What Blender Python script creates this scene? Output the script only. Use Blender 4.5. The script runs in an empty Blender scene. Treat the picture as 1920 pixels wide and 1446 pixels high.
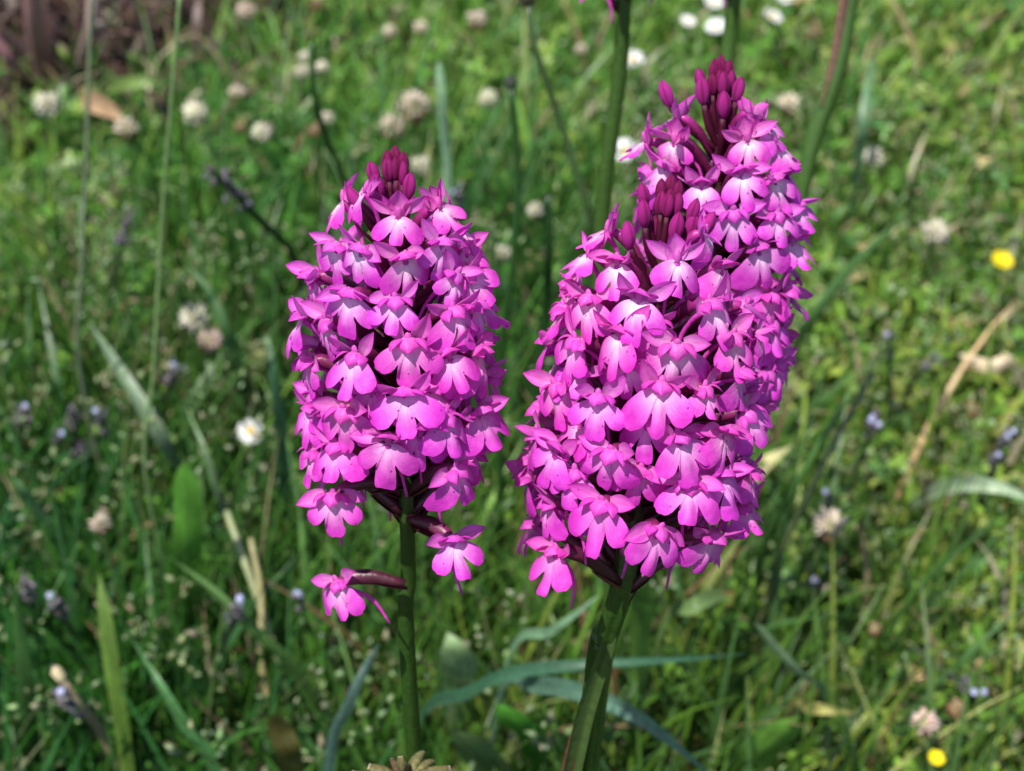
import bpy, math, random
import numpy as np
from mathutils import Vector, Matrix

random.seed(7)
rng = np.random.default_rng(7)
S = bpy.context.scene
COL = S.collection

# ------------------------------------------------------------------ camera
PITCH = math.radians(37.0)
CAM_H = 0.52
FPX = 3045.0                      # focal length in photo pixels (1920 wide)
cam_d = bpy.data.cameras.new('camera')
cam = bpy.data.objects.new('camera', cam_d)
COL.objects.link(cam)
cam.location = (0, 0, CAM_H)
cam.rotation_euler = (math.pi / 2 - PITCH, 0, 0)
cam_d.sensor_width = 36.0
cam_d.lens = 36.0 * FPX / 1920.0
cam_d.clip_start = 0.01
cam_d.clip_end = 500
cam_d.dof.use_dof = True
cam_d.dof.focus_distance = 0.262
cam_d.dof.aperture_fstop = 25.5
S.camera = cam

# ------------------------------------------------------------------ light
SUN_DIR = Vector((-0.25, -0.31, 0.91)).normalized()
SUN_EL = math.asin(SUN_DIR.z)
SUN_AZ = math.atan2(SUN_DIR.x, SUN_DIR.y)
world = bpy.data.worlds.new('World')
S.world = world
world.use_nodes = True
wn = world.node_tree.nodes
bg = wn['Background']
sky = wn.new('ShaderNodeTexSky')
sky.sky_type = 'NISHITA'
sky.sun_disc = False
sky.sun_elevation = SUN_EL
sky.sun_rotation = SUN_AZ
world.node_tree.links.new(sky.outputs[0], bg.inputs[0])
bg.inputs[1].default_value = 0.105
sun_d = bpy.data.lights.new('sun', 'SUN')
sun_d.energy = 4.6
sun_d.angle = math.radians(0.53)
sun_d.color = (1.0, 0.95, 0.87)
sun = bpy.data.objects.new('sun', sun_d)
COL.objects.link(sun)
sun.rotation_euler = SUN_DIR.to_track_quat('Z', 'Y').to_euler()
S.view_settings.view_transform = 'Standard'
S.view_settings.look = 'None'
S.view_settings.gamma = 1.0
S.view_settings.use_curve_mapping = False
S.view_settings.exposure = 0.60
S.render.engine = 'CYCLES'
S.cycles.use_denoising = True
S.cycles.max_bounces = 7
S.cycles.transmission_bounces = 4
S.cycles.sample_clamp_indirect = 6.0

# ------------------------------------------------------------------ pixel -> world helpers
FW = Vector((0, math.cos(PITCH), -math.sin(PITCH)))
UP = Vector((0, math.sin(PITCH), math.cos(PITCH)))
RT = Vector((1, 0, 0))
CO = Vector((0, 0, CAM_H))


def ray(px, py):
    return FW + RT * ((px - 960) / FPX) + UP * ((723 - py) / FPX)


def D(px, py, d):
    """point at depth d along the view axis"""
    return CO + ray(px, py) * d


def G(px, py, z=0.0):
    """point at height z"""
    r = ray(px, py)
    return CO + r * ((z - CAM_H) / r.z)


def depth_of(p):
    return (Vector(p) - CO).dot(FW)


# ------------------------------------------------------------------ materials
def vmat(name, rough=0.5, transl=0.25, spec=0.4, nscale=900.0, namt=0.35, bump=0.15, rnd=0.12):
    m = bpy.data.materials.new(name)
    m.use_nodes = True
    n, l = m.node_tree.nodes, m.node_tree.links
    n.clear()
    out = n.new('ShaderNodeOutputMaterial')
    at = n.new('ShaderNodeAttribute'); at.attribute_name = 'Col'
    tc = n.new('ShaderNodeTexCoord')
    nz = n.new('ShaderNodeTexNoise'); nz.inputs['Scale'].default_value = nscale; nz.inputs['Detail'].default_value = 3
    l.new(tc.outputs['Object'], nz.inputs['Vector'])
    mr = n.new('ShaderNodeMapRange'); mr.inputs[1].default_value = 0.25; mr.inputs[2].default_value = 0.75
    mr.inputs[3].default_value = 1 - namt; mr.inputs[4].default_value = 1 + namt
    l.new(nz.outputs['Fac'], mr.inputs[0])
    oi = n.new('ShaderNodeObjectInfo')
    mr2 = n.new('ShaderNodeMapRange'); mr2.inputs[3].default_value = 1 - rnd; mr2.inputs[4].default_value = 1 + rnd
    l.new(oi.outputs['Random'], mr2.inputs[0])
    mu = n.new('ShaderNodeMath'); mu.operation = 'MULTIPLY'
    l.new(mr.outputs[0], mu.inputs[0]); l.new(mr2.outputs[0], mu.inputs[1])
    vm = n.new('ShaderNodeVectorMath'); vm.operation = 'SCALE'
    l.new(at.outputs['Color'], vm.inputs[0]); l.new(mu.outputs[0], vm.inputs['Scale'])
    p = n.new('ShaderNodeBsdfPrincipled')
    p.inputs['Roughness'].default_value = rough
    p.inputs['Specular IOR Level'].default_value = spec
    l.new(vm.outputs[0], p.inputs['Base Color'])
    if bump > 0:
        bp = n.new('ShaderNodeBump'); bp.inputs['Strength'].default_value = bump; bp.inputs['Distance'].default_value = 0.0006
        l.new(nz.outputs['Fac'], bp.inputs['Height']); l.new(bp.outputs[0], p.inputs['Normal'])
    if transl > 0:
        t = n.new('ShaderNodeBsdfTranslucent')
        l.new(vm.outputs[0], t.inputs['Color'])
        mx = n.new('ShaderNodeMixShader'); mx.inputs[0].default_value = transl
        l.new(p.outputs[0], mx.inputs[1]); l.new(t.outputs[0], mx.inputs[2])
        l.new(mx.outputs[0], out.inputs[0])
    else:
        l.new(p.outputs[0], out.inputs[0])
    return m


def petal_mat(name, deep, mid, pale, transl=0.3, speck=1.0):
    """Col.r = pale amount, Col.g = deeper colour (margin, tip, vein); object colour: rgb tint, alpha = strength of pale"""
    m = bpy.data.materials.new(name)
    m.use_nodes = True
    n, l = m.node_tree.nodes, m.node_tree.links
    n.clear()
    out = n.new('ShaderNodeOutputMaterial')
    at = n.new('ShaderNodeAttribute'); at.attribute_name = 'Col'
    sp = n.new('ShaderNodeSeparateColor'); l.new(at.outputs['Color'], sp.inputs[0])
    oi = n.new('ShaderNodeObjectInfo')
    tc = n.new('ShaderNodeTexCoord')
    va = n.new('ShaderNodeVectorMath'); va.operation = 'ADD'
    l.new(tc.outputs['Object'], va.inputs[0]); l.new(oi.outputs['Location'], va.inputs[1])
    nz = n.new('ShaderNodeTexNoise'); nz.inputs['Scale'].default_value = 420; nz.inputs['Detail'].default_value = 4
    l.new(va.outputs[0], nz.inputs['Vector'])
    # pale
    pm = n.new('ShaderNodeMath'); pm.operation = 'MULTIPLY'; l.new(sp.outputs[0], pm.inputs[0]); l.new(oi.outputs['Alpha'], pm.inputs[1])
    pn = n.new('ShaderNodeMath'); pn.operation = 'MULTIPLY_ADD'; pn.use_clamp = True
    l.new(nz.outputs['Fac'], pn.inputs[0]); pn.inputs[1].default_value = 0.22; 
    pb = n.new('ShaderNodeMath'); pb.operation = 'SUBTRACT'; l.new(pm.outputs[0], pb.inputs[0]); pb.inputs[1].default_value = 0.11
    l.new(pb.outputs[0], pn.inputs[2])
    m1 = n.new('ShaderNodeMix'); m1.data_type = 'RGBA'
    m1.inputs['A'].default_value = (*mid, 1); m1.inputs['B'].default_value = (*pale, 1)
    l.new(pn.outputs[0], m1.inputs['Factor'])
    m2 = n.new('ShaderNodeMix'); m2.data_type = 'RGBA'; m2.inputs['B'].default_value = (*deep, 1)
    l.new(m1.outputs['Result'], m2.inputs['A']); l.new(sp.outputs[1], m2.inputs['Factor'])
    # specks
    vo = n.new('ShaderNodeTexVoronoi'); vo.inputs['Scale'].default_value = 620
    l.new(va.outputs[0], vo.inputs['Vector'])
    cr = n.new('ShaderNodeMapRange'); cr.inputs[1].default_value = 0.10; cr.inputs[2].default_value = 0.17; cr.inputs[3].default_value = 1; cr.inputs[4].default_value = 0
    l.new(vo.outputs['Distance'], cr.inputs[0])
    sc = n.new('ShaderNodeSeparateColor'); l.new(vo.outputs['Color'], sc.inputs[0])
    gt = n.new('ShaderNodeMath'); gt.operation = 'GREATER_THAN'; gt.inputs[1].default_value = 0.70; l.new(sc.outputs[0], gt.inputs[0])
    ms = n.new('ShaderNodeMath'); ms.operation = 'MULTIPLY'; l.new(cr.outputs[0], ms.inputs[0]); l.new(gt.outputs[0], ms.inputs[1])
    ms2 = n.new('ShaderNodeMath'); ms2.operation = 'MULTIPLY'; ms2.inputs[1].default_value = 0.85 * speck; l.new(ms.outputs[0], ms2.inputs[0])
    m3 = n.new('ShaderNodeMix'); m3.data_type = 'RGBA'; m3.inputs['B'].default_value = (deep[0] * 0.5, deep[1] * 0.5, deep[2] * 0.6, 1)
    l.new(m2.outputs['Result'], m3.inputs['A']); l.new(ms2.outputs[0], m3.inputs['Factor'])
    # tint * mottling
    mr = n.new('ShaderNodeMapRange'); mr.inputs[1].default_value = 0.3; mr.inputs[2].default_value = 0.7; mr.inputs[3].default_value = 0.90; mr.inputs[4].default_value = 1.10
    l.new(nz.outputs['Fac'], mr.inputs[0])
    tm = n.new('ShaderNodeMix'); tm.data_type = 'RGBA'; tm.blend_type = 'MULTIPLY'; tm.inputs['Factor'].default_value = 1
    l.new(m3.outputs['Result'], tm.inputs['A']); l.new(oi.outputs['Color'], tm.inputs['B'])
    vm = n.new('ShaderNodeVectorMath'); vm.operation = 'SCALE'
    l.new(tm.outputs['Result'], vm.inputs[0]); l.new(mr.outputs[0], vm.inputs['Scale'])
    p = n.new('ShaderNodeBsdfPrincipled')
    p.inputs['Roughness'].default_value = 0.42
    p.inputs['Specular IOR Level'].default_value = 0.26
    l.new(vm.outputs[0], p.inputs['Base Color'])
    nf = n.new('ShaderNodeTexNoise'); nf.inputs['Scale'].default_value = 3800; nf.inputs['Detail'].default_value = 2
    l.new(va.outputs[0], nf.inputs['Vector'])
    bp = n.new('ShaderNodeBump'); bp.inputs['Strength'].default_value = 0.55; bp.inputs['Distance'].default_value = 0.00014
    l.new(nf.outputs['Fac'], bp.inputs['Height'])
    bp2 = n.new('ShaderNodeBump'); bp2.inputs['Strength'].default_value = 0.5; bp2.inputs['Distance'].default_value = 0.0005
    l.new(nz.outputs['Fac'], bp2.inputs['Height']); l.new(bp.outputs[0], bp2.inputs['Normal'])
    l.new(bp2.outputs[0], p.inputs['Normal'])
    t = n.new('ShaderNodeBsdfTranslucent'); l.new(vm.outputs[0], t.inputs['Color'])
    mx = n.new('ShaderNodeMixShader'); mx.inputs[0].default_value = transl
    l.new(p.outputs[0], mx.inputs[1]); l.new(t.outputs[0], mx.inputs[2])
    l.new(mx.outputs[0], out.inputs[0])
    return m


M_LIP = petal_mat('orchid_lip', (0.52, 0.012, 0.38), (0.75, 0.048, 0.62), (0.94, 0.66, 0.88), 0.40)
M_SEP = petal_mat('orchid_sepal', (0.52, 0.014, 0.36), (0.76, 0.065, 0.61), (0.90, 0.44, 0.80), 0.46, 0.5)
M_BUD = petal_mat('orchid_bud', (0.15, 0.0015, 0.045), (0.52, 0.014, 0.30), (0.74, 0.10, 0.55), 0.15, 0.3)
M_LEAF = vmat('leaf', 0.42, 0.28, 0.45, 500, 0.25, 0.2)
M_GRASS = vmat('meadow_grass', 0.42, 0.34, 0.5, 60, 0.35, 0.0, 0.0)
M_STEM = vmat('stem', 0.40, 0.0, 0.4, 700, 0.25, 0.3)
M_DRY = vmat('dry_plant', 0.75, 0.15, 0.2, 900, 0.4, 0.4)
M_WHITE = vmat('small_flower', 0.6, 0.25, 0.2, 800, 0.12, 0.1)


def ground_mat():
    m = bpy.data.materials.new('meadow_soil')
    m.use_nodes = True
    n, l = m.node_tree.nodes, m.node_tree.links
    p = n['Principled BSDF']
    p.inputs['Roughness'].default_value = 0.95
    p.inputs['Specular IOR Level'].default_value = 0.1
    tc = n.new('ShaderNodeTexCoord')
    a = n.new('ShaderNodeTexNoise'); a.inputs['Scale'].default_value = 14; a.inputs['Detail'].default_value = 8
    b = n.new('ShaderNodeTexNoise'); b.inputs['Scale'].default_value = 220; b.inputs['Detail'].default_value = 6
    l.new(tc.outputs['Object'], a.inputs[0]); l.new(tc.outputs['Object'], b.inputs[0])
    r = n.new('ShaderNodeValToRGB')
    r.color_ramp.elements[0].position = 0.32; r.color_ramp.elements[0].color = (0.022, 0.020, 0.010, 1)
    r.color_ramp.elements[1].position = 0.68; r.color_ramp.elements[1].color = (0.085, 0.10, 0.028, 1)
    e = r.color_ramp.elements.new(0.5); e.color = (0.045, 0.060, 0.016, 1)
    ad = n.new('ShaderNodeMath'); ad.operation = 'MULTIPLY_ADD'; ad.inputs[1].default_value = 0.55
    l.new(b.outputs[0], ad.inputs[0])
    sc = n.new('ShaderNodeMath'); sc.operation = 'MULTIPLY'; sc.inputs[1].default_value = 0.45
    l.new(a.outputs[0], sc.inputs[0]); l.new(sc.outputs[0], ad.inputs[2])
    l.new(ad.outputs[0], r.inputs[0]); l.new(r.outputs[0], p.inputs['Base Color'])
    bp = n.new('ShaderNodeBump'); bp.inputs['Distance'].default_value = 0.01; bp.inputs['Strength'].default_value = 0.8
    l.new(b.outputs[0], bp.inputs['Height']); l.new(bp.outputs[0], p.inputs['Normal'])
    return m


# ------------------------------------------------------------------ mesh helpers
def mesh(name, V, F, C=None, mat=None, smooth=True):
    me = bpy.data.meshes.new(name)
    me.from_pydata([tuple(v) for v in V], [], F)
    if smooth:
        me.polygons.foreach_set('use_smooth', [True] * len(me.polygons))
    at = me.color_attributes.new('Col', 'FLOAT_COLOR', 'POINT')
    if C is None:
        C = [(1, 1, 1)] * len(V)
    elif len(C) == 3 and not hasattr(C[0], '__len__'):
        C = [C] * len(V)
    arr = np.ones((len(V), 4), dtype=np.float32)
    arr[:, :3] = np.asarray(C, dtype=np.float32)
    at.data.foreach_set('color', arr.ravel())
    if mat:
        me.materials.append(mat)
    me.update()
    return me


class MB:
    def __init__(s):
        s.V, s.F, s.C = [], [], []

    def add(s, V, F, C):
        o = len(s.V)
        s.V += [tuple(v) for v in V]
        s.F += [tuple(i + o for i in f) for f in F]
        if not hasattr(C[0], '__len__'):
            C = [C] * len(V)
        s.C += [tuple(c)[:3] for c in C]

    def mesh(s, name, mat, smooth=True):
        return mesh(name, s.V, s.F, s.C, mat, smooth)


def link(name, me, parent=None, mtx=None):
    o = bpy.data.objects.new(name, me)
    COL.objects.link(o)
    if parent is not None:
        o.parent = parent
    if mtx is not None:
        o.matrix_local = mtx
    return o


def tag(o, label, cat, group=None, kind=None):
    if label: o['label'] = label
    if cat: o['category'] = cat
    if group: o['group'] = group
    if kind: o['kind'] = kind
    return o


def thing(name, loc, label, cat, group=None):
    o = bpy.data.objects.new(name, None)
    COL.objects.link(o)
    o.empty_display_size = 0.01
    o.location = loc
    return tag(o, label, cat, group)


def catmull(P, n):
    P = [Vector(p) for p in P]
    if len(P) < 3:
        return [P[0].lerp(P[-1], i / n) for i in range(n + 1)]
    Q = [P[0] * 2 - P[1]] + P + [P[-1] * 2 - P[-2]]
    out = []
    m = len(P) - 1
    for i in range(n + 1):
        t = i / n * m
        k = min(int(t), m - 1)
        t -= k
        a, b, c, d = Q[k], Q[k + 1], Q[k + 2], Q[k + 3]
        out.append(0.5 * ((2 * b) + (c - a) * t + (2 * a - 5 * b + 4 * c - d) * t * t + (3 * b - a - 3 * c + d) * t ** 3))
    return out


def frames(pts, side=None):
    out = []
    nrm = None
    for i, p in enumerate(pts):
        t = (pts[min(i + 1, len(pts) - 1)] - pts[max(i - 1, 0)])
        t = t.normalized() if t.length > 1e-9 else Vector((0, 0, 1))
        if nrm is None:
            ref = side if side is not None else (Vector((1, 0, 0)) if abs(t.x) < 0.8 else Vector((0, 1, 0)))
            nrm = (ref - t * ref.dot(t)).normalized()
        else:
            nrm = (nrm - t * nrm.dot(t))
            nrm = nrm.normalized() if nrm.length > 1e-9 else t.orthogonal().normalized()
        out.append((p, t, nrm, t.cross(nrm)))
    return out


def tube(mb, pts, rad, col, n=16, k=8, ridge=0.0, cap=True):
    """rad: number or list, col: colour or function(t)"""
    pts = catmull(pts, n)
    fr = frames(pts)
    V, F, C = [], [], []
    for i, (p, t, a, b) in enumerate(fr):
        u = i / n
        r = rad(u) if callable(rad) else (np.interp(u, np.linspace(0, 1, len(rad)), rad) if hasattr(rad, '__len__') else rad)
        for j in range(k):
            w = 2 * math.pi * j / k
            rr = r * (1 + ridge * math.cos(w * 5 + u * 3))
            V.append(p + (a * math.cos(w) + b * math.sin(w)) * rr)
            C.append(col(u) if callable(col) else col)
    for i in range(n):
        for j in range(k):
            F.append((i * k + j, i * k + (j + 1) % k, (i + 1) * k + (j + 1) % k, (i + 1) * k + j))
    if cap:
        F.append(tuple(range(k - 1, -1, -1)))
        F.append(tuple(range(n * k, n * k + k)))
    mb.add(V, F, C)


def ribbon(mb, pts, wid, col, side=None, n=18, fold=0.25, cross=5, twist=0.0, vein=0.26):
    """leaf blade along pts; wid(u) half width; col(u, s)"""
    pts = catmull(pts, n)
    fr = frames(pts, side)
    V, F, C = [], [], []
    for i, (p, t, a, b) in enumerate(fr):
        u = i / n
        w = wid(u)
        ca, sa = math.cos(twist * u), math.sin(twist * u)
        A = a * ca + b * sa
        B = b * ca - a * sa
        for j in range(cross):
            s = -1 + 2 * j / (cross - 1)
            V.append(p + A * (w * s) + B * (fold * w * abs(s) ** 1.4))
            c = col(u, s) if callable(col) else col
            C.append(tuple(x * (1 + vein * (-1.0 if j == cross // 2 else (0.55 if j % 2 else -0.35))) for x in c))
    for i in range(n):
        for j in range(cross - 1):
            F.append((i * cross + j, i * cross + j + 1, (i + 1) * cross + j + 1, (i + 1) * cross + j))
    mb.add(V, F, C)


def ellipsoid(mb, c, ax, ay, az, col, k=10, m=7, point=0.0, lobes=0.0):
    """az is the long axis vector; ax, ay cross vectors"""
    V, F, C = [], [], []
    c = Vector(c)
    for i in range(m + 1):
        v = i / m
        th = math.pi * v
        r = math.sin(th) ** (1.0 + point * v)
        z = -math.cos(th)
        for j in range(k):
            w = 2 * math.pi * j / k
            rr = max(r, 0.02) * (1 - lobes * (0.5 + 0.5 * math.cos(3 * w)) ** 4)
            V.append(c + ax * (math.cos(w) * rr) + ay * (math.sin(w) * rr) + az * z)
            C.append(col(v, w) if callable(col) else col)
    for i in range(m):
        for j in range(k):
            F.append((i * k + j, i * k + (j + 1) % k, (i + 1) * k + (j + 1) % k, (i + 1) * k + j))
    mb.add(V, F, C)


def jit(c, a=0.15):
    f = 1 + random.uniform(-a, a)
    return tuple(x * f * (1 + random.uniform(-a, a) * 0.4) for x in c)


# ------------------------------------------------------------------ ground
gm = ground_mat()
n_g = 40
xs = np.concatenate([[-60, -20, -6], np.linspace(-2, 2, n_g), [6, 20, 60]])
ys = np.concatenate([[-60, -20, -6], np.linspace(-1, 3, n_g), [8, 25, 120]])
V = []
for y in ys:
    for x in xs:
        near = abs(x) < 3 and -2 < y < 4
        V.append((x, y, 0.006 * math.sin(x * 9 + 1) * math.cos(y * 7) - 0.004 if near else -0.004))
nx = len(xs)
F = [(j * nx + i, j * nx + i + 1, (j + 1) * nx + i + 1, (j + 1) * nx + i) for j in range(len(ys) - 1) for i in range(nx - 1)]
ground = link('ground', mesh('ground', V, F, None, gm))
ground['kind'] = 'structure'

SOIL = G(95, 60, 0.0)              # bare soil with dead stems, far left


def soil_sheet():
    V, F, C = [], [], []
    c = SOIL.copy()
    m = 28
    V.append((c.x, c.y, 0.012)); C.append((0.05, 0.032, 0.022))
    for r in range(1, 9):
        for j in range(m):
            a = 6.28318 * j / m
            q = r / 8 * (1 + 0.10 * math.sin(3 * a + 1) + 0.07 * math.sin(7 * a))
            V.append((c.x + 0.19 * q * math.cos(a), c.y + 0.20 * q * math.sin(a), 0.012 * (1 - (r / 8) ** 2) + random.uniform(-.003, .003) * (r < 8) - 0.006 * (r == 8)))
            C.append(jit((0.055, 0.034, 0.024), 0.35))
    for j in range(m):
        F.append((0, 1 + j, 1 + (j + 1) % m))
    for r in range(7):
        for j in range(m):
            a0 = 1 + r * m
            F.append((a0 + j, a0 + m + j, a0 + m + (j + 1) % m, a0 + (j + 1) % m))
    o = link('bare_soil', mesh('bare_soil', V, F, C, M_DRY))
    o['kind'] = 'structure'


soil_sheet()

# ------------------------------------------------------------------ meadow: grass, clover leaves, litter (uncountable)


def soil_fac(x, y):
    return 1.0 / (1.0 + np.exp(9 * (np.sqrt(((x - SOIL.x) / 0.175) ** 2 + ((y - SOIL.y) / 0.185) ** 2) + 0.16 * np.sin(x * 60) * np.sin(y * 47 + 1) - 0.95)))


def scatter(n, y0, y1, spread=0.30, k=0.36, pw=1.0):
    y = y0 + (y1 - y0) * rng.random(n) ** pw
    x = (rng.random(n) * 2 - 1) * (spread + k * y)
    return x, y


def patch(x, y, s, ph):
    return 0.5 + 0.25 * (np.sin(x * s + ph) * np.cos(y * s * 1.3 + ph * 2) + np.sin(x * s * 2.3 + y * s * 1.7 + ph * 3)
                         )


PAL = np.array([(0.090, 0.235, 0.024), (0.062, 0.185, 0.019), (0.130, 0.290, 0.034), (0.185, 0.300, 0.042),
                (0.068, 0.200, 0.048), (0.240, 0.340, 0.105), (0.36, 0.31, 0.15), (0.22, 0.14, 0.07)])


def blades(name, x, y, L, W, lean, colour, seg=4, az=None, z0=None):
    n = len(x)
    az = rng.random(n) * 2 * math.pi if az is None else az
    t = np.linspace(0, 1, seg + 1)
    dx, dy = np.cos(az), np.sin(az)
    a0 = lean * 0.35
    V = np.zeros((n, seg * 2 + 1, 3))
    px, py, pz = x.copy(), y.copy(), (np.zeros(n) if z0 is None else z0.copy())
    tw = rng.random(n) * math.pi
    step = L / seg
    for i in range(seg + 1):
        w = W * (1 - t[i] ** 2.2) * (0.75 + 0.25 * min(1, t[i] * 4))
        sx, sy = np.cos(az + math.pi / 2 + (tw - 1.5) * 0.6), np.sin(az + math.pi / 2 + (tw - 1.5) * 0.6)
        if i < seg:
            V[:, 2 * i, 0] = px - sx * w; V[:, 2 * i, 1] = py - sy * w; V[:, 2 * i, 2] = pz
            V[:, 2 * i + 1, 0] = px + sx * w; V[:, 2 * i + 1, 1] = py + sy * w; V[:, 2 * i + 1, 2] = pz + w * 0.4
        else:
            V[:, 2 * i, 0] = px; V[:, 2 * i, 1] = py; V[:, 2 * i, 2] = pz
        a = a0 + lean * t[i] * 1.1
        px = px + dx * np.sin(a) * step; py = py + dy * np.sin(a) * step; pz = np.maximum(pz + np.cos(a) * step, 0.004)
    nv = seg * 2 + 1
    quads = np.array([(2 * i, 2 * i + 1, 2 * i + 3, 2 * i + 2) for i in range(seg - 1)])
    tri = np.array([(2 * seg - 2, 2 * seg - 1, 2 * seg)])
    off = np.arange(n)[:, None] * nv
    li = np.concatenate([(quads.ravel()[None] + off), (tri.ravel()[None] + off)], axis=1).ravel()
    lens = np.tile(np.array([4] * (seg - 1) + [3]), n)
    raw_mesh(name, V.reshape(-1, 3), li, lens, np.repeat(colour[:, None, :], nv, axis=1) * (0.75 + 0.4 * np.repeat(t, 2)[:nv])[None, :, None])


def raw_mesh(name, V, li, lens, C, mat=None):
    me = bpy.data.meshes.new(name)
    me.vertices.add(len(V)); me.vertices.foreach_set('co', V.astype(np.float32).ravel())
    me.loops.add(len(li)); me.loops.foreach_set('vertex_index', li.astype(np.int32))
    me.polygons.add(len(lens))
    st = np.concatenate([[0], np.cumsum(lens)[:-1]])
    me.polygons.foreach_set('loop_start', st.astype(np.int32))
    me.polygons.foreach_set('use_smooth', np.ones(len(lens), dtype=bool))
    at = me.color_attributes.new('Col', 'FLOAT_COLOR', 'POINT')
    arr = np.ones((len(V), 4), dtype=np.float32); arr[:, :3] = C.reshape(-1, 3)
    at.data.foreach_set('color', arr.ravel())
    me.materials.append(mat or M_GRASS)
    me.update(calc_edges=True)
    me.validate()
    o = link(name, me)
    o['kind'] = 'stuff'
    return o


def pal_col(x, y, wts):
    n = len(x)
    idx = rng.choice(len(PAL), n, p=np.array(wts) / sum(wts))
    c = PAL[idx] * (0.75 + 0.5 * rng.random((n, 1)))
    warm = patch(x, y, 7.0, 1.0)[:, None] + 1.0 * np.clip((x / (0.3 * y + 0.1)), -0.4, 1)[:, None] * np.clip(1.5 - y, 0, 1)[:, None]
    return c * (1 + (warm - 0.5) * np.array([[0.65, 0.22, 0.34]]))


def keep(x, y, extra=None):
    k = rng.random(len(x)) > soil_fac(x, y) * 0.97
    return k


# short turf
x, y = scatter(78000, 0.22, 1.75)
k = keep(x, y); x, y = x[k], y[k]
n = len(x)
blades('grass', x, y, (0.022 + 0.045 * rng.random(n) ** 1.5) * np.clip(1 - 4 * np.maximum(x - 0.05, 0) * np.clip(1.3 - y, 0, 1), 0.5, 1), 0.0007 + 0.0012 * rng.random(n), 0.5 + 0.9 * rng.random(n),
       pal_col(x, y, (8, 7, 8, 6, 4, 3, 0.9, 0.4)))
# far and side turf, coarse
x, y = scatter(16000, 1.6, 4.5, 0.3, 0.6)
n = len(x)
blades('grass', x, y, 0.03 + 0.06 * rng.random(n), 0.002 + 0.002 * rng.random(n), 0.4 + 0.9 * rng.random(n), pal_col(x, y, (8, 8, 7, 5, 4, 3, 1, 0.5)))
# longer, darker grass near the orchids, to the left and in front
x, y = scatter(22000, 0.16, 0.86, 0.22, 0.42)
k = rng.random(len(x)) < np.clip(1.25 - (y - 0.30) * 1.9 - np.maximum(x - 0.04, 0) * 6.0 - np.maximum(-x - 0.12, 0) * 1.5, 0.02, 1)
x, y = x[k], y[k]; n = len(x)
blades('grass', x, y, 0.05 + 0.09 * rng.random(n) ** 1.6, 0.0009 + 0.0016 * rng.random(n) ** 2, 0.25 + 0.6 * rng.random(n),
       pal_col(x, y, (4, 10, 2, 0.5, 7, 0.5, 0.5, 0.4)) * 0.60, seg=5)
# scattered tall blades all over
x, y = scatter(2200, 0.3, 1.7)
k = keep(x, y) & ((x < 0.06) | (rng.random(len(x)) < 0.35)); x, y = x[k], y[k]; n = len(x)
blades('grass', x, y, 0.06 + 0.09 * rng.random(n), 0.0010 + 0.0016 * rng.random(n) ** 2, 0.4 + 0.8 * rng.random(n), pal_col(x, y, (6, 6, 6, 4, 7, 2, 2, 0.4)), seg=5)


def clover_leaves(name, x, y, zmin, zr, size, wts):
    n = len(x)
    z = zmin + zr * rng.random(n)
    base = pal_col(x, y, wts)
    ang = rng.random(n) * 6.283
    tiltx, tilty = rng.normal(0, 0.30, n), rng.normal(0, 0.30, n)
    r = size * (0.7 + 0.6 * rng.random(n))
    prof = [(0, 0), (0.45, 0.42), (0.95, 0.5), (1.25, 0.22), (1.18, 0.0), (1.25, -0.22), (0.95, -0.5), (0.45, -0.42)]
    Vs, Cs = [], []
    for j in range(3):
        a = ang + j * 2.094
        for (u, v) in prof:
            X = r * (u * np.cos(a) - v * np.sin(a)); Y = r * (u * np.sin(a) + v * np.cos(a))
            Z = z + X * tiltx + Y * tilty + r * (0.25 * u - 0.22 * u * u + 0.3 * abs(v))
            Vs.append(np.stack([x + X, y + Y, Z], axis=1))
            Cs.append(base * (1.25 if 0.4 < u < 0.6 else 1.0))
    V = np.stack(Vs, axis=1); C = np.stack(Cs, axis=1)
    pol = np.array([[(j * 8 + 0, j * 8 + 1, j * 8 + 2, j * 8 + 4), (j * 8 + 2, j * 8 + 3, j * 8 + 4, j * 8 + 4), (j * 8, j * 8 + 4, j * 8 + 6, j * 8 + 7), (j * 8 + 4, j * 8 + 5, j * 8 + 6, j * 8 + 6)] for j in range(3)])
    loops, lens = [], []
    for j in range(3):
        for p in pol[j]:
            q = [p[0], p[1], p[2]] if p[2] == p[3] else list(p)
            loops += q; lens.append(len(q))
    off = np.arange(n)[:, None] * 24
    li = (np.array(loops)[None] + off).ravel()
    return raw_mesh(name, V.reshape(-1, 3), li, np.tile(np.array(lens), n), C, M_GRASS)


x, y = scatter(8000, 0.24, 1.6)
k = keep(x, y) & (rng.random(len(x)) < 0.25 + 0.9 * patch(x, y, 9.0, 2.0)); x, y = x[k], y[k]
clover_leaves('clover_leaves', x, y, 0.012, 0.035, 0.0048, (7, 6, 8, 6, 4, 2, 0.2, 0.1))
# tiny herb leaves and moss tips
x, y = scatter(24000, 0.24, 1.6)
k = keep(x, y) & (rng.random(len(x)) < np.clip(0.35 + 4 * x + 0.8 * (y - 0.5), 0.25, 1)); x, y = x[k], y[k]
n = len(x)
blades('ground_cover_leaves', x, y, 0.005 + 0.009 * rng.random(n), 0.0014 + 0.0018 * rng.random(n), 0.8 + 0.8 * rng.random(n),
       pal_col(x, y, (5, 4, 8, 8, 3, 6, 1.2, 0.7)), seg=3, z0=0.004 + 0.030 * rng.random(n))
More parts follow.
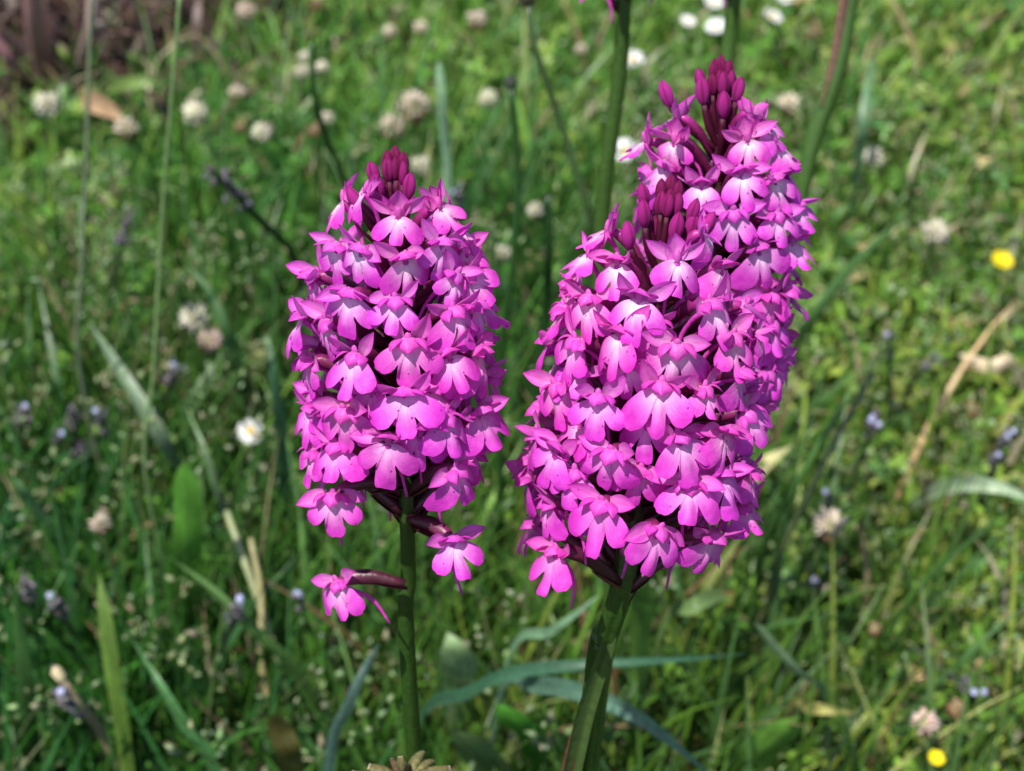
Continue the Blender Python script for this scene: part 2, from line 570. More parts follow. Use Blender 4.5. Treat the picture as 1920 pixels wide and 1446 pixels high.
# brown debris on the bare soil
n = 900
x = SOIL.x + rng.normal(0, 0.085, n); y = SOIL.y + rng.normal(0, 0.085, n)
c = np.array([(0.09, 0.045, 0.035), (0.05, 0.03, 0.025), (0.14, 0.08, 0.055), (0.10, 0.06, 0.06)])[rng.integers(0, 4, n)] * (0.6 + 0.6 * rng.random((n, 1)))
blades('dead_litter', x, y, 0.015 + 0.04 * rng.random(n), 0.0015 + 0.003 * rng.random(n), 0.9 + 0.7 * rng.random(n), c, seg=3, z0=0.012 + 0.02 * rng.random(n))
# dry straw and fallen bits
x, y = scatter(2000, 0.3, 1.7)
n = len(x)
c = np.array([(0.38, 0.32, 0.17), (0.28, 0.20, 0.10), (0.42, 0.38, 0.24)])[rng.integers(0, 3, n)] * (0.6 + 0.5 * rng.random((n, 1)))
blades('straw_litter', x, y, 0.015 + 0.04 * rng.random(n), 0.0008 + 0.0012 * rng.random(n), 1.2 + 0.3 * rng.random(n), c, seg=3, z0=0.01 + 0.03 * rng.random(n))


def seed_heads(name, nst, y0, y1, hmin, hmax, xlo, xhi):
    """thin grass culms with loose pale spikelets"""
    mb = MB()
    for i in range(nst):
        y = random.uniform(y0, y1); x = random.uniform(xlo, xhi) * (0.6 + 0.5 * y)
        h = random.uniform(hmin, hmax)
        a = random.uniform(0, 6.28); l = random.uniform(0.1, 0.5) * h
        top = Vector((x + math.cos(a) * l, y + math.sin(a) * l, h))
        p = [Vector((x, y, 0)), Vector((x + math.cos(a) * l * 0.3, y + math.sin(a) * l * 0.3, h * 0.6)), top]
        cc = jit((0.13, 0.19, 0.06), 0.3)
        tube(mb, p, 0.0004, cc, 4, 3, cap=False)
        P = catmull(p, 12)
        for q in range(random.randint(7, 14)):
            b = P[random.randint(7, 12)]
            d = Vector((random.gauss(0, 1), random.gauss(0, 1), random.gauss(0.4, 0.6))).normalized()
            e = b + d * random.uniform(0.003, 0.010)
            s = random.uniform(0.0008, 0.0016)
            dd = (d + Vector((0, 0, 0.5))).normalized()
            o = dd.orthogonal().normalized()
            col = jit(random.choice([(0.26, 0.36, 0.16), (0.20, 0.29, 0.11), (0.32, 0.30, 0.18), (0.25, 0.34, 0.18)]), 0.25)
            b2 = dd.cross(o)
            mb.add([e - dd * s * 2.2, e + o * s, e + b2 * s, e - o * s, e - b2 * s, e + dd * s * 2.4],
                   [(0, 2, 1), (0, 3, 2), (0, 4, 3), (0, 1, 4), (5, 1, 2), (5, 2, 3), (5, 3, 4), (5, 4, 1)], col)
    o = link(name, mb.mesh(name, M_GRASS))
    o['kind'] = 'stuff'


seed_heads('grass_seed_heads', 230, 0.28, 0.75, 0.05, 0.13, -0.45, 0.06)
seed_heads('grass_seed_heads', 260, 0.40, 0.95, 0.03, 0.08, 0.05, 0.50)
seed_heads('grass_seed_heads', 90, 0.6, 1.4, 0.05, 0.12, -0.5, 0.5)

# ================================================================== ORCHIDS
MM = 0.001


def smooth(a, b, x):
    t = min(1, max(0, (x - a) / (b - a)))
    return t * t * (3 - 2 * t)


def make_lip(v):
    r = random.Random(100 + v)
    # control knots: angle from straight down (deg), radius (mm)
    midw = r.uniform(0.95, 1.45) * (0.8 if v % 4 == 3 else 1)
    midl = r.uniform(0.84, 1.02)
    sin_ = r.uniform(0.82, 1.18)
    lob = r.uniform(0.84, 1.04)
    broad = r.uniform(0.9, 1.06)
    def side(sg):
        a = r.uniform(0.94, 1.06)
        ang = np.array([0, 6, 10, 13, 16, 18.5, 21, 25, 32, 41, 50, 59, 68, 77, 90, 108])
        rad = np.array([8.0, 8.1, 7.7, 6.0, 4.1, 3.5, 4.4, 6.1, 7.2, 7.6, 7.55, 7.1, 5.9, 4.2, 2.4, 1.1])
        ang = np.where(ang <= 16, ang * midw, 16 * midw + (ang - 16) * (110 - 16 * midw) / 94)
        rad = rad.copy()
        rad[:3] *= midl * (1 + r.uniform(-.03, .03))
        rad[4:6] *= sin_
        rad[6:] *= lob * a
        return ang * broad, rad
    aL, rL = side(-1)
    aR, rR = side(1)
    ang = np.concatenate([-aL[:0:-1], aR]); rad = np.concatenate([rL[:0:-1], rR])
    # catmull in index space
    N = len(ang)
    T = np.linspace(0, N - 1, (N - 1) * 2 + 1)
    def cm(arr):
        Q = np.concatenate([[2 * arr[0] - arr[1]], arr, [2 * arr[-1] - arr[-2]]])
        k = np.minimum(T.astype(int), N - 2); t = T - k
        a, b, c, d = Q[k], Q[k + 1], Q[k + 2], Q[k + 3]
        return 0.5 * (2 * b + (c - a) * t + (2 * a - 5 * b + 4 * c - d) * t ** 2 + (3 * b - a - 3 * c + d) * t ** 3)
    th = np.radians(cm(ang)); R = cm(rad)
    rings = [0.06, 0.22, 0.40, 0.58, 0.75, 0.89, 1.0]
    foldb = r.uniform(0.010, 0.075)         # lateral lobes swept back
    mode = v % 5
    fL = fR = 1.0
    if mode == 1:
        foldb = r.uniform(0.10, 0.15)
    if mode == 2:
        fL, fR = r.choice([(-0.6, 1.6), (2.2, 0.2), (0.2, 2.2), (1.6, -0.6)])
        foldb = 0.06
    asym = r.uniform(-0.15, 0.15)
    curl = r.uniform(0.012, 0.060)
    ph = r.uniform(0, 6)
    wav = r.uniform(0.15, 0.5)
    V, C, F = [], [], []
    for rg in rings:
        for t, RR in zip(th, R):
            q = RR * rg * (1 + 0.012 * math.sin(t * 31 + ph) * (rg == 1.0))
            u, d = q * math.sin(t), q * math.cos(t)
            w = 0.42 * q - curl * q * q
            la = abs(t) - math.radians(44)
            w -= foldb * u * u * (1 + asym * (1 if u > 0 else -1)) * (fR if u > 0 else fL)
            if abs(t) > math.radians(20):
                w -= 0.35 * (la * q / 3.2) ** 2 * 0.5
                w += 0.22 * smooth(3, 6, q)
            else:
                w -= 0.45 * smooth(2.5, 6, q)
                w += 0.25 * math.cos(t * 9) * smooth(1, 4, q)
            w += wav * math.sin(u * 0.9 + ph) * math.sin(d * 0.8 + ph * 2) * rg
            if q < 3.2:
                w += 0.55 * math.exp(-((abs(u) - 0.75) / 0.3) ** 2) * (1 - q / 3.2)
            V.append((u * MM, w * MM, -d * MM))
            pale = math.exp(-(q / 3.3) ** 2.2) * (0.55 + 0.45 * math.cos(min(abs(t), 1.5))) + 0.16 * math.exp(-((q - 3.6) / 2.0) ** 2) * math.exp(-(t / 0.42) ** 2)
            edge = 0.30 * smooth(0.88, 1.0, rg) + 0.24 * (0.5 + 0.5 * math.sin(t * 38 + math.sin(q * 1.3))) ** 3 * smooth(0.2, 0.5, rg) * (1 - smooth(0.75, 0.95, rg))
            C.append((min(1, pale * 1.15), edge, 0))
    k = len(th)
    for i in range(len(rings) - 1):
        for j in range(k - 1):
            F.append((i * k + j, i * k + j + 1, (i + 1) * k + j + 1, (i + 1) * k + j))
    V.append((0, 0, 0.4 * MM)); C.append((1, 0, 0))
    for j in range(k - 1):
        F.append((len(V) - 1, j + 1, j))
    return mesh('lip', V, F, C, M_LIP)


def boat(L, W, bend, hollow, tip=1.0, n=9, cr=7, base=0.35, r=None, early=0):
    """pointed boat-shaped sepal along +Z, facing +Y (concave side)"""
    V, F, C = [], [], []
    ang = 0.0
    y = z = 0.0
    for i in range(n + 1):
        u = i / n
        w = W * (base + (1 - base) * math.sin(min(u / 0.42, 1) * math.pi / 2)) if u < 0.42 else W * max(0.02, (1 - ((u - 0.42) / 0.58) ** 2.0)) ** tip
        for j in range(cr):
            s = -1 + 2 * j / (cr - 1)
            off = hollow * W * (s * s)
            V.append((w * s * MM, (y + math.cos(ang) * off * (w / W)) * MM, (z - math.sin(ang) * off * (w / W)) * MM))
            C.append((0.55 * math.exp(-(u / 0.5) ** 2) + 0.25 * (1 - abs(s)), 0.55 * smooth(0.8, 1.0, abs(s)) * 0.5 + 0.6 * smooth(0.75, 1, u) + 0.35 * math.exp(-(s / 0.10) ** 2), 0))
        ang += bend / n * (1 + early * 0.6 * (1 - 2 * (i + 0.5) / n))
        y += math.sin(ang) * L / n
        z += math.cos(ang) * L / n
    for i in range(n):
        for j in range(cr - 1):
            F.append((i * cr + j, i * cr + j + 1, (i + 1) * cr + j + 1, (i + 1) * cr + j))
    return V, F, C


def make_hood(v):
    r = random.Random(300 + v)
    openf = [0.0, 0.35, 1.0][v % 3]         # 0 closed over the column .. 1 open upwards
    mb = MB()
    L = r.uniform(4.9, 5.9) - 0.6 * openf
    bend = math.radians(170 - 125 * openf) * r.uniform(0.92, 1.08)
    V, F, C = boat(L, r.uniform(1.9, 2.3), bend, 0.58, 0.8, 10, 9, 0.62, early=1)
    tilt = Matrix.Rotation(math.radians(8 + 12 * openf), 4, 'X')      # lean back first
    mb.add([tilt @ Vector((x, y - 0.0008, z + 0.0004)) for x, y, z in V], F, C)
    # the two inner petals that close the helmet
    for sg in (-1, 1):
        V, F, C = boat(L * 0.84, 1.15, bend * 0.85, 0.35, 1.0, 8, 5, 0.5, early=1)
        m = Matrix.Translation((sg * 0.0008, -0.0002, 0.0003)) @ Matrix.Rotation(sg * math.radians(14), 4, 'Y') @ tilt @ Matrix.Rotation(-sg * math.radians(38), 4, 'Z')
        mb.add([m @ Vector(p) for p in V], F, [(c[0] * 0.6, c[1] + 0.1, 0) for c in C])
    # column
    ellipsoid(mb, (0, 0.0005, 0.0010), Vector((0.0007, 0, 0)), Vector((0, 0.0005, 0)), Vector((0, 0.0003, 0.0013)), (0.35, 0.25, 0), 8, 5)
    return mb.mesh('hood', M_SEP)


def make_sepal(v):
    r = random.Random(500 + v)
    V, F, C = boat(r.uniform(4.9, 6.0), r.uniform(1.15, 1.5), math.radians(r.uniform(-25, 45)), r.uniform(0.35, 0.6), 1.0, 9, 7, 0.5)
    return mesh('sepal', V, F, C, M_SEP)


def make_spur(v):
    r = random.Random(700 + v)
    mb = MB()
    a = r.uniform(-2.5, 2.5)
    tube(mb, [Vector((0, 0.0003, -0.0002)), Vector((0.0003, -0.003, -0.0022)), Vector((a * 0.5 * MM, -0.0058, -0.0058)), Vector((a * MM, -0.0065, -0.0108))],
         [0.00065, 0.00042, 0.00036, 0.0002], (0.1, 0.1, 0), 10, 6)
    return mb.mesh('spur', M_SEP)


LIPS = [make_lip(i) for i in range(24)]
HOODS = [make_hood(i) for i in range(9)]
SEPALS = [make_sepal(i) for i in range(8)]
SPURS = [make_spur(i) for i in range(4)]
SIDE_SEED = random.Random(11)


def bract_mesh():
    V, F, C = boat(9.5, 1.35, math.radians(18), 0.5, 1.0, 8, 5, 0.8)
    C = [(0.070 + 0.05 * c[0], 0.012 + 0.02 * c[0], 0.026) for c in C]
    return mesh('bract', V, F, C, M_STEM)


BRACT = bract_mesh()


def bud_mesh(v):
    mb = MB()
    dark = v / 3
    ellipsoid(mb, (0, 0, 0.5), Vector((0.30, 0, 0)), Vector((0, 0.28, 0)), Vector((0.02, 0, 0.5)),
              lambda q, w: (0.45 * (1 - q) * (1 - dark) + 0.1, min(1, 0.10 + dark * 0.72 + 0.5 * smooth(0.75, 1, q) + 0.5 * (0.5 + 0.5 * math.cos(3 * w)) ** 10 + 0.45 * (1 - smooth(0.0, 0.15, q))), 0),
              18, 12, 0.9, 0.16)
    return mb.mesh('bud', M_BUD)


BUDS = [bud_mesh(i) for i in range(4)]


class Spike:
    """an orchid: root Empty at the stem base, stem tube, florets, buds"""

    def __init__(s, top, bot, prof, root, tint):
        s.p0, s.p1 = Vector(bot), Vector(top)
        s.a = (s.p1 - s.p0).normalized()
        s.len = (s.p1 - s.p0).length
        s.prof = prof                  # list of (s fraction, radius)
        s.root = root
        s.tint = tint
        tc = (CO - s.p0.lerp(s.p1, 0.5))
        s.ef = (tc - s.a * tc.dot(s.a)).normalized()       # towards the lens
        s.ex = s.a.cross(s.ef) * -1
        if s.ex.x < 0:
            s.ex = -s.ex
        s.inv = Matrix.Translation(-root.location)

    def R(s, q):
        return float(np.interp(q / s.len, [p[0] for p in s.prof], [p[1] for p in s.prof]))

    def place(s, px, py, dr=0.0):
        d = ray(px, py).normalized()
        R = s.R(s.len * 0.5)
        for _ in range(6):
            o = CO - s.p0
            op, dp = o - s.a * o.dot(s.a), d - s.a * d.dot(s.a)
            A, B, Cc = dp.dot(dp), 2 * op.dot(dp), op.dot(op) - (R + dr) ** 2
            disc = B * B - 4 * A * Cc
            t = (-B - math.sqrt(disc)) / (2 * A) if disc > 0 else -B / (2 * A)
            p = CO + d * t
            q = (p - s.p0).dot(s.a)
            R = s.R(q)
        rad = p - s.p0 - s.a * q
        az = math.atan2(rad.dot(s.ex), rad.dot(s.ef))
        return p, q, az

    def local(s, az):
        return s.ef * math.cos(az) + s.ex * math.sin(az)

    def floret(s, p, q, az, size=1.0, tilt=0.0, roll=0.0, lip=None, hood=None, pale=0.85, yaw=0.0, droop=0.008, spread=None, bract=True):
        rr = SIDE_SEED
        o = s.local(az * 0.93 + math.radians(yaw + rr.uniform(-20, 20)))
        up = (s.a * 0.65 + Vector((0, 0, 1)) * 0.35)
        up = (up - o * up.dot(o)).normalized()
        xx = o.cross(up)
        if True:
            Mx = Matrix((xx, o, up)).transposed().to_4x4()
        Mx = Matrix.Translation(p - s.root.location) @ Mx @ Matrix.Rotation(math.radians(roll), 4, 'Y') @ Matrix.Rotation(math.radians(tilt), 4, 'X')
        fl = bpy.data.objects.new('floret', None)
        COL.objects.link(fl)
        fl.parent = s.root
        fl.empty_display_size = 0.003
        fl.matrix_local = Mx
        tint = [max(0, min(1.15, c * (1 + rr.uniform(-0.06, 0.06)))) for c in s.tint]
        sc = Matrix.Diagonal((size * rr.uniform(0.82, 1.02), size, size * rr.uniform(0.84, 1.00), 1))
        lp = link('lip', LIPS[rr.randrange(len(LIPS)) if lip is None else lip], fl,
                  Matrix.Rotation(math.radians(rr.uniform(0, 26)), 4, 'X') @ Matrix.Rotation(math.radians(rr.uniform(-9, 9)), 4, 'Y') @ sc)
        lp.color = (*tint, pale)
        hs = 0.55 + 0.45 * size
        hd = link('hood', HOODS[(rr.choice([0, 3, 6, 0, 3, 6, 1, 4, 7]) if hood is None else hood)], fl,
                  Matrix.Rotation(math.radians(rr.uniform(-8, 8)), 4, 'Y') @ Matrix.Rotation(math.radians(rr.uniform(-10, 10)), 4, 'X') @ Matrix.Scale(hs, 4))
        hd.color = (*tint, 0.5 + 0.4 * pale)
        for sg in (-1, 1):
            if spread is None:
                el = rr.uniform(-12, 62)
                fo = rr.uniform(-15, 55)
            else:
                el, fo = spread + rr.uniform(-8, 8), rr.uniform(-5, 20)
            e, f = math.radians(el), math.radians(fo)
            d = Vector((sg * math.cos(e) * math.cos(f), math.sin(f), math.sin(e) * math.cos(f)))
            fy = (Vector((0, 0.9, -0.5 if el > 25 else 0.4)))
            fy = (fy - d * fy.dot(d)).normalized()
            fx = fy.cross(d)
            m = Matrix((fx, fy, d)).transposed().to_4x4()
            sp = link('sepal', SEPALS[rr.randrange(len(SEPALS))], fl, Matrix.Translation((sg * 0.0010 * hs, -0.0004, 0.0009)) @ m @ Matrix.Scale((0.25 + 0.75 * size) * rr.uniform(0.9, 1.08), 4))
            sp.color = (*tint, 0.5 + 0.5 * pale)
        su = link('spur', SPURS[rr.randrange(len(SPURS))], fl, Matrix.Scale(hs, 4))
        su.color = (*tint, 0.6)
        # ovary from the stem to the throat
        inv = Mx.inverted()
        base = s.p0 + s.a * max(q - droop, -0.022) + o * 0.0012 - s.root.location
        b = inv @ base
        mb = MB()
        end = Vector((0, -0.0004, 0.0004))
        mid = b.lerp(end, 0.5) + Vector((0, -0.0002, 0.0012))
        dk = smooth(0.5, 1.0, q / s.len)
        c0, c1 = (0.050 + 0.10 * dk, 0.010, 0.020 + 0.05 * dk), (0.20 + 0.26 * dk, 0.014 + 0.015 * dk, 0.10 + 0.22 * dk)
        tube(mb, [b, mid, b.lerp(end, 0.85) + Vector((0, 0, 0.0009)), end], [r_ * (1 - 0.30 * dk) for r_ in (0.0009, 0.0014, 0.00125, 0.0007)],
             lambda u: tuple(c0[i] + (c1[i] - c0[i]) * smooth(0.3, 1, u) for i in range(3)), 8, 7, 0.10)
        link('ovary', mb.mesh('ovary', M_STEM), fl)
        if bract:
            d = (end - b)
            d = (d.normalized() + Vector((rr.uniform(-.2, .2), 0, rr.uniform(-0.25, 0.05)))).normalized()
            fy = Vector((0, 0, 1)); fy = (fy - d * fy.dot(d)).normalized(); fx = fy.cross(d)
            link('bract', BRACT, fl, Matrix.Translation(b + Vector((0, 0, -0.0012))) @ Matrix((fx, fy, d)).transposed().to_4x4() @ Matrix.Scale(rr.uniform(0.7, 1.0), 4))
        return fl

    def front(s, rows):
        """rows: (px, py, size, options)"""
        for r in rows:
            opt = dict(r[3]) if len(r) > 3 else {}
            dr = opt.pop('dr', 0.0)
            p, q, az = s.place(r[0], r[1], dr)
            if abs(az) > 0.9:                       # edge florets reach out further with helmet and sepals
                p, q, az = s.place(r[0] - 9 * (1 if az > 0 else -1), r[1], dr)
            if 'az' in opt:
                az = math.radians(opt.pop('az'))
            f = q / s.len
            if abs(az) > 0.8:
                opt.setdefault('lip', SIDE_SEED.choice([0, 1, 3, 4, 5, 6, 8, 9, 10, 13]))
            opt.setdefault('pale', 0.52 + 0.58 * smooth(0.30, 0.85, f) + SIDE_SEED.uniform(-.15, .15))
            opt.setdefault('tilt', SIDE_SEED.gauss(1, 8) + 14 * smooth(0.6, 1, f))
            opt.setdefault('roll', SIDE_SEED.gauss(0, 10))
            s.floret(p, q, az, r[2], **opt)

    def back(s, n, f0, f1, skip=92):
        """the far side, in a spiral"""
        az = 0.3
        for i in range(n):
            az += 2.39996
            a = (az + math.pi) % (2 * math.pi) - math.pi
            if abs(math.degrees(a)) < skip:
                continue
            q = s.len * (f0 + (f1 - f0) * (i + 0.5) / n)
            p = s.p0 + s.a * q + s.local(a) * s.R(q)
            f = q / s.len
            s.floret(p, q, a, 0.95 - 0.2 * smooth(0.75, 1, f), tilt=SIDE_SEED.uniform(-5, 12) + 14 * smooth(0.6, 1, f), roll=SIDE_SEED.uniform(-12, 12), pale=0.7)

    def crown_buds(s, n, h, r0):
        for i in range(n):
            a = i * 2.39996 + 0.7
            f = (i + 0.5) / n
            q = s.len - h * (1 - f) * 1.0
            o = s.local(a)
            L = 3.2 + 1.4 * (1 - f)
            d = (s.a + o * (0.28 * (1 - f))).normalized()
            fx = d.orthogonal().normalized(); fy = d.cross(fx)
            p = s.p0 + s.a * (q - 0.001) + o * r0 * (0.25 + 0.75 * (1 - f))
            m = Matrix.Translation(p - d * L * 0.5 * MM - s.root.location) @ Matrix((fx, fy, d)).transposed().to_4x4() @ Matrix.Rotation(i * 1.3, 4, 'Z') @ Matrix.Diagonal((L * MM * 0.8, L * MM * 0.8, L * MM, 1))
            b = link('bud', BUDS[3], s.root, m)
            b.color = (*s.tint, 0.5)

    def buds(s, rows):
        """(px, py of the bud's centre, length mm, radius mm off the axis, darkness 0..3, lean)"""
        for px, py, L, R, v, lean in rows:
            s_prof = s.prof
            s.prof = [(0, R * MM), (1, R * MM)]
            p, q, az = s.place(px, py)
            s.prof = s_prof
            o = s.local(az)
            d = (s.a + o * math.sin(math.radians(lean))).normalized()
            fx = d.orthogonal().normalized(); fy = d.cross(fx)
            L *= 0.93
            base = p - d * (L * 0.5 * MM)
            m = Matrix.Translation(base - s.root.location) @ Matrix((fx, fy, d)).transposed().to_4x4() @ Matrix.Rotation(random.uniform(0, 6), 4, 'Z') @ Matrix.Diagonal((L * MM * 0.82, L * MM * 0.82, L * MM, 1))
            b = link('bud', BUDS[v], s.root, m)
            b.color = (*s.tint, 0.6)
            at = s.p0 + s.a * (q - (0.008 + L * 0.0006))
            mb = MB()
            inv = m.inverted()
            tube(mb, [inv @ (at - s.root.location), inv @ (at.lerp(base, 0.55) + o * 0.0006 - s.root.location), Vector((0, 0, 0.03))],
                 [0.13, 0.17, 0.13], (0.060, 0.005, 0.020), 6, 6)
            link('pedicel', mb.mesh('pedicel', M_STEM), b)


def stem_tube(root, pts, rads, col, ridge=0.06, n=40, k=16, name='stem'):
    mb = MB()
    tube(mb, [Vector(p) - root.location for p in pts], rads, col, n, k, ridge)
    return link(name, mb.mesh(name, M_STEM), root)


def stem_col(u):
    g = (0.026, 0.066, 0.010); p = (0.050, 0.016, 0.020)
    t = smooth(0.62, 0.85, u)
    return tuple(g[i] * (1 - t) + p[i] * t for i in range(3))


# ---- left orchid
top, bot = D(741, 290, 0.262), D(762, 930, 0.282)
low = D(766, 1260, 0.306)
base = Vector((low.x + 0.004, low.y - 0.02, 0.0))
root = thing('pyramidal_orchid', base, 'pink orchid spike standing alone at left with three loose florets hanging below it', 'orchid')
L = Spike(top, bot, [(-0.35, 0.0105), (0, 0.0125), (0.15, 0.0145), (0.45, 0.0148), (0.65, 0.0130), (0.80, 0.0095), (0.9, 0.0068), (1, 0.003)], root, (1, 1, 1))
stem_tube(root, [base, base.lerp(low, 0.5) + Vector((0, 0.006, 0)), low, D(766, 1080, 0.293), bot, bot.lerp(top, 0.5), bot.lerp(top, 0.9)],
          [0.0017, 0.0017, 0.00150, 0.0014, 0.0013, 0.0012, 0.0009], stem_col)
UPT = dict(hood=2, pale=1.0)
L.front([
    (747, 408, 0.74, dict(hood=2, tilt=4, roll=0, pale=0.9, spread=35, lip=1)),
    (636, 380, 0.80, dict(az=-75, hood=5, tilt=25, spread=60)), (676, 362, 0.80, dict(az=-120, hood=8, tilt=30, spread=60)),
    (832, 392, 0.80, dict(az=62, hood=5, tilt=25, spread=60)), (862, 425, 0.85, dict(az=80, hood=2, tilt=20)),
    (624, 466, 0.88, dict(hood=1)), (680, 474, 0.86, dict(hood=4)), (759, 488, 0.88, dict(hood=4)), (826, 461, 0.90, dict(hood=1)), (880, 474, 0.85),
    (851, 520, 0.8), (884, 522, 0.88), (582, 522, 0.86, dict(hood=1)), (659, 556, 0.97), (742, 568, 0.76, dict(lip=3)), (849, 588, 0.95), (898, 575, 0.9),
    (608, 606, 0.92), (562, 598, 0.9), (766, 645, 1.04), (667, 672, 0.98), (901, 666, 1.0), (843, 672, 0.9), (574, 680, 0.95),
    (758, 742, 1.08, dict(roll=0)), (648, 772, 1.0), (832, 788, 0.95), (906, 780, 1.0), (806, 735, 0.9, dict(dr=-0.002)), (578, 778, 0.85, dict(az=-72)),
    (624, 842, 0.95), (728, 832, 0.98), (788, 818, 0.85, dict(dr=-0.001)), (853, 884, 0.95, dict(spread=5)), (582, 850, 0.8, dict(dr=-.002)), (700, 738, 0.8, dict(dr=-0.003)), (890, 845, 0.8, dict(dr=-0.003)),
    (616, 935, 0.95, dict(dr=0.001, lip=10, pale=0.75, roll=6, spread=-20, az=-22, droop=0.0)), (849, 1020, 0.93, dict(dr=-0.001, lip=15, pale=0.85, spread=3, roll=0, az=14, hood=1, droop=-0.002)),
    (628, 1098, 0.95, dict(dr=0.001, lip=20, pale=0.85, roll=24, spread=15, az=-22, droop=0.0)),
])
L.back(70, 0.02, 0.74)
L.buds([(727, 305, 4.6, 1.8, 3, 4), (741, 296, 4.6, 0.6, 3, 0), (756, 306, 4.4, 1.9, 3, 4), (742, 316, 4.4, 2.2, 3, 5), (728, 318, 4.6, 2.6, 2, 8), (756, 324, 4.6, 2.6, 2, 8), (700, 325, 4.8, 4.4, 1, 20), (709, 348, 5.2, 4.4, 1, 18), (768, 348, 5.2, 4.2, 1, 16),
        (664, 372, 5.0, 7.5, 0, 32), (745, 345, 4.4, 1.5, 2, 5)])

L.crown_buds(12, 0.007, 0.0022)

# ---- front right orchid
top, bot = D(1256, 340, 0.266), D(1172, 1070, 0.287)
low = D(1112, 1300, 0.310)
base = Vector((low.x - 0.012, low.y - 0.015, 0.0))
root = thing('pyramidal_orchid', base, 'largest pink orchid in front at right, its thick ridged stem leaning left', 'orchid')
Rf = Spike(top, bot, [(-0.15, 0.0130), (0, 0.0155), (0.15, 0.0180), (0.4, 0.0180), (0.6, 0.0165), (0.76, 0.0130), (0.86, 0.0085), (1, 0.003)], root, (1, 1, 1))
stem_tube(root, [base, base.lerp(low, 0.5) + Vector((0, 0.004, 0)), low, D(1140, 1190, 0.298), bot, bot.lerp(top, 0.5), bot.lerp(top, 0.9)],
          [0.0021, 0.0021, 0.0021, 0.0021, 0.0020, 0.0016, 0.001], stem_col, 0.13, 40, 30)
Rf.front([
    (1159, 497, 0.86, dict(hood=1, roll=4)), (1269, 492, 0.80, dict(hood=2, roll=0, pale=1.0, spread=25)), (1360, 508, 0.85, dict(hood=4)),
    (1095, 482, 0.85, dict(az=-70, hood=5, tilt=20, spread=55)), (1130, 436, 0.85, dict(az=-85, hood=5, tilt=22, spread=58)), (1330, 440, 0.75, dict(az=95, hood=5, tilt=22)),
    (1066, 545, 0.9, dict(hood=1)), (1199, 566, 1.04, dict(roll=0)), (1328, 576, 1.05, dict(roll=2)), (1098, 566, 0.92), (1052, 585, 0.9), (1402, 576, 0.88),
    (1164, 632, 1.0), (1269, 652, 1.08, dict(roll=0, spread=10)), (1377, 634, 0.95), (1080, 644, 0.95), (1430, 630, 0.85), (1225, 610, 0.8, dict(dr=-0.003)),
    (1038, 728, 0.97), (1122, 752, 0.97), (1237, 730, 1.12, dict(roll=0)), (1319, 734, 0.80), (1392, 706, 0.90), (1085, 700, 0.85, dict(dr=-0.003)), (1180, 690, 0.85, dict(dr=-0.003)),
    (1405, 780, 0.95), (1044, 852, 0.98), (1147, 852, 1.0), (1272, 828, 1.12, dict(roll=0)), (1354, 815, 0.98), (1000, 818, 0.9), (1215, 800, 0.85, dict(dr=-0.003)), (1090, 800, 0.85, dict(dr=-0.003)),
    (1293, 912, 1.04), (1352, 898, 1.0), (1413, 890, 0.9), (985, 902, 0.95), (1200, 885, 0.85, dict(dr=-0.003)), (1080, 890, 0.85, dict(dr=-0.002)),
    (1130, 948, 1.10, dict(roll=0, spread=12)), (1229, 1000, 1.08, dict(spread=-25)), (1332, 1012, 1.05), (1024, 948, 0.9, dict(dr=-0.002)), (1400, 950, 0.85, dict(dr=-0.002)),
    (1044, 1040, 0.98, dict(dr=-0.001, roll=10, az=-24, lip=3)),
])
Rf.back(78, 0.02, 0.72)
Rf.buds([(1240, 358, 4.6, 2.0, 3, 4), (1256, 350, 4.6, 0.6, 3, 0), (1270, 360, 4.4, 2.0, 3, 4), (1255, 375, 4.6, 2.6, 3, 6), (1240, 380, 4.6, 3.0, 2, 8), (1270, 384, 4.8, 3.0, 2, 8),
         (1206, 366, 5.0, 5.5, 1, 20), (1207, 400, 5.6, 5.4, 1, 16), (1253, 385, 4.6, 3.4, 2, 8), (1300, 395, 5.0, 5.0, 1, 14), (1268, 425, 6.0, 5.0, 1, 14), (1326, 422, 5.6, 7.0, 0, 26), (1178, 440, 5.6, 9.0, 0, 22), (1297, 420, 5.0, 5.0, 1, 12)])

Rf.crown_buds(14, 0.008, 0.0022)

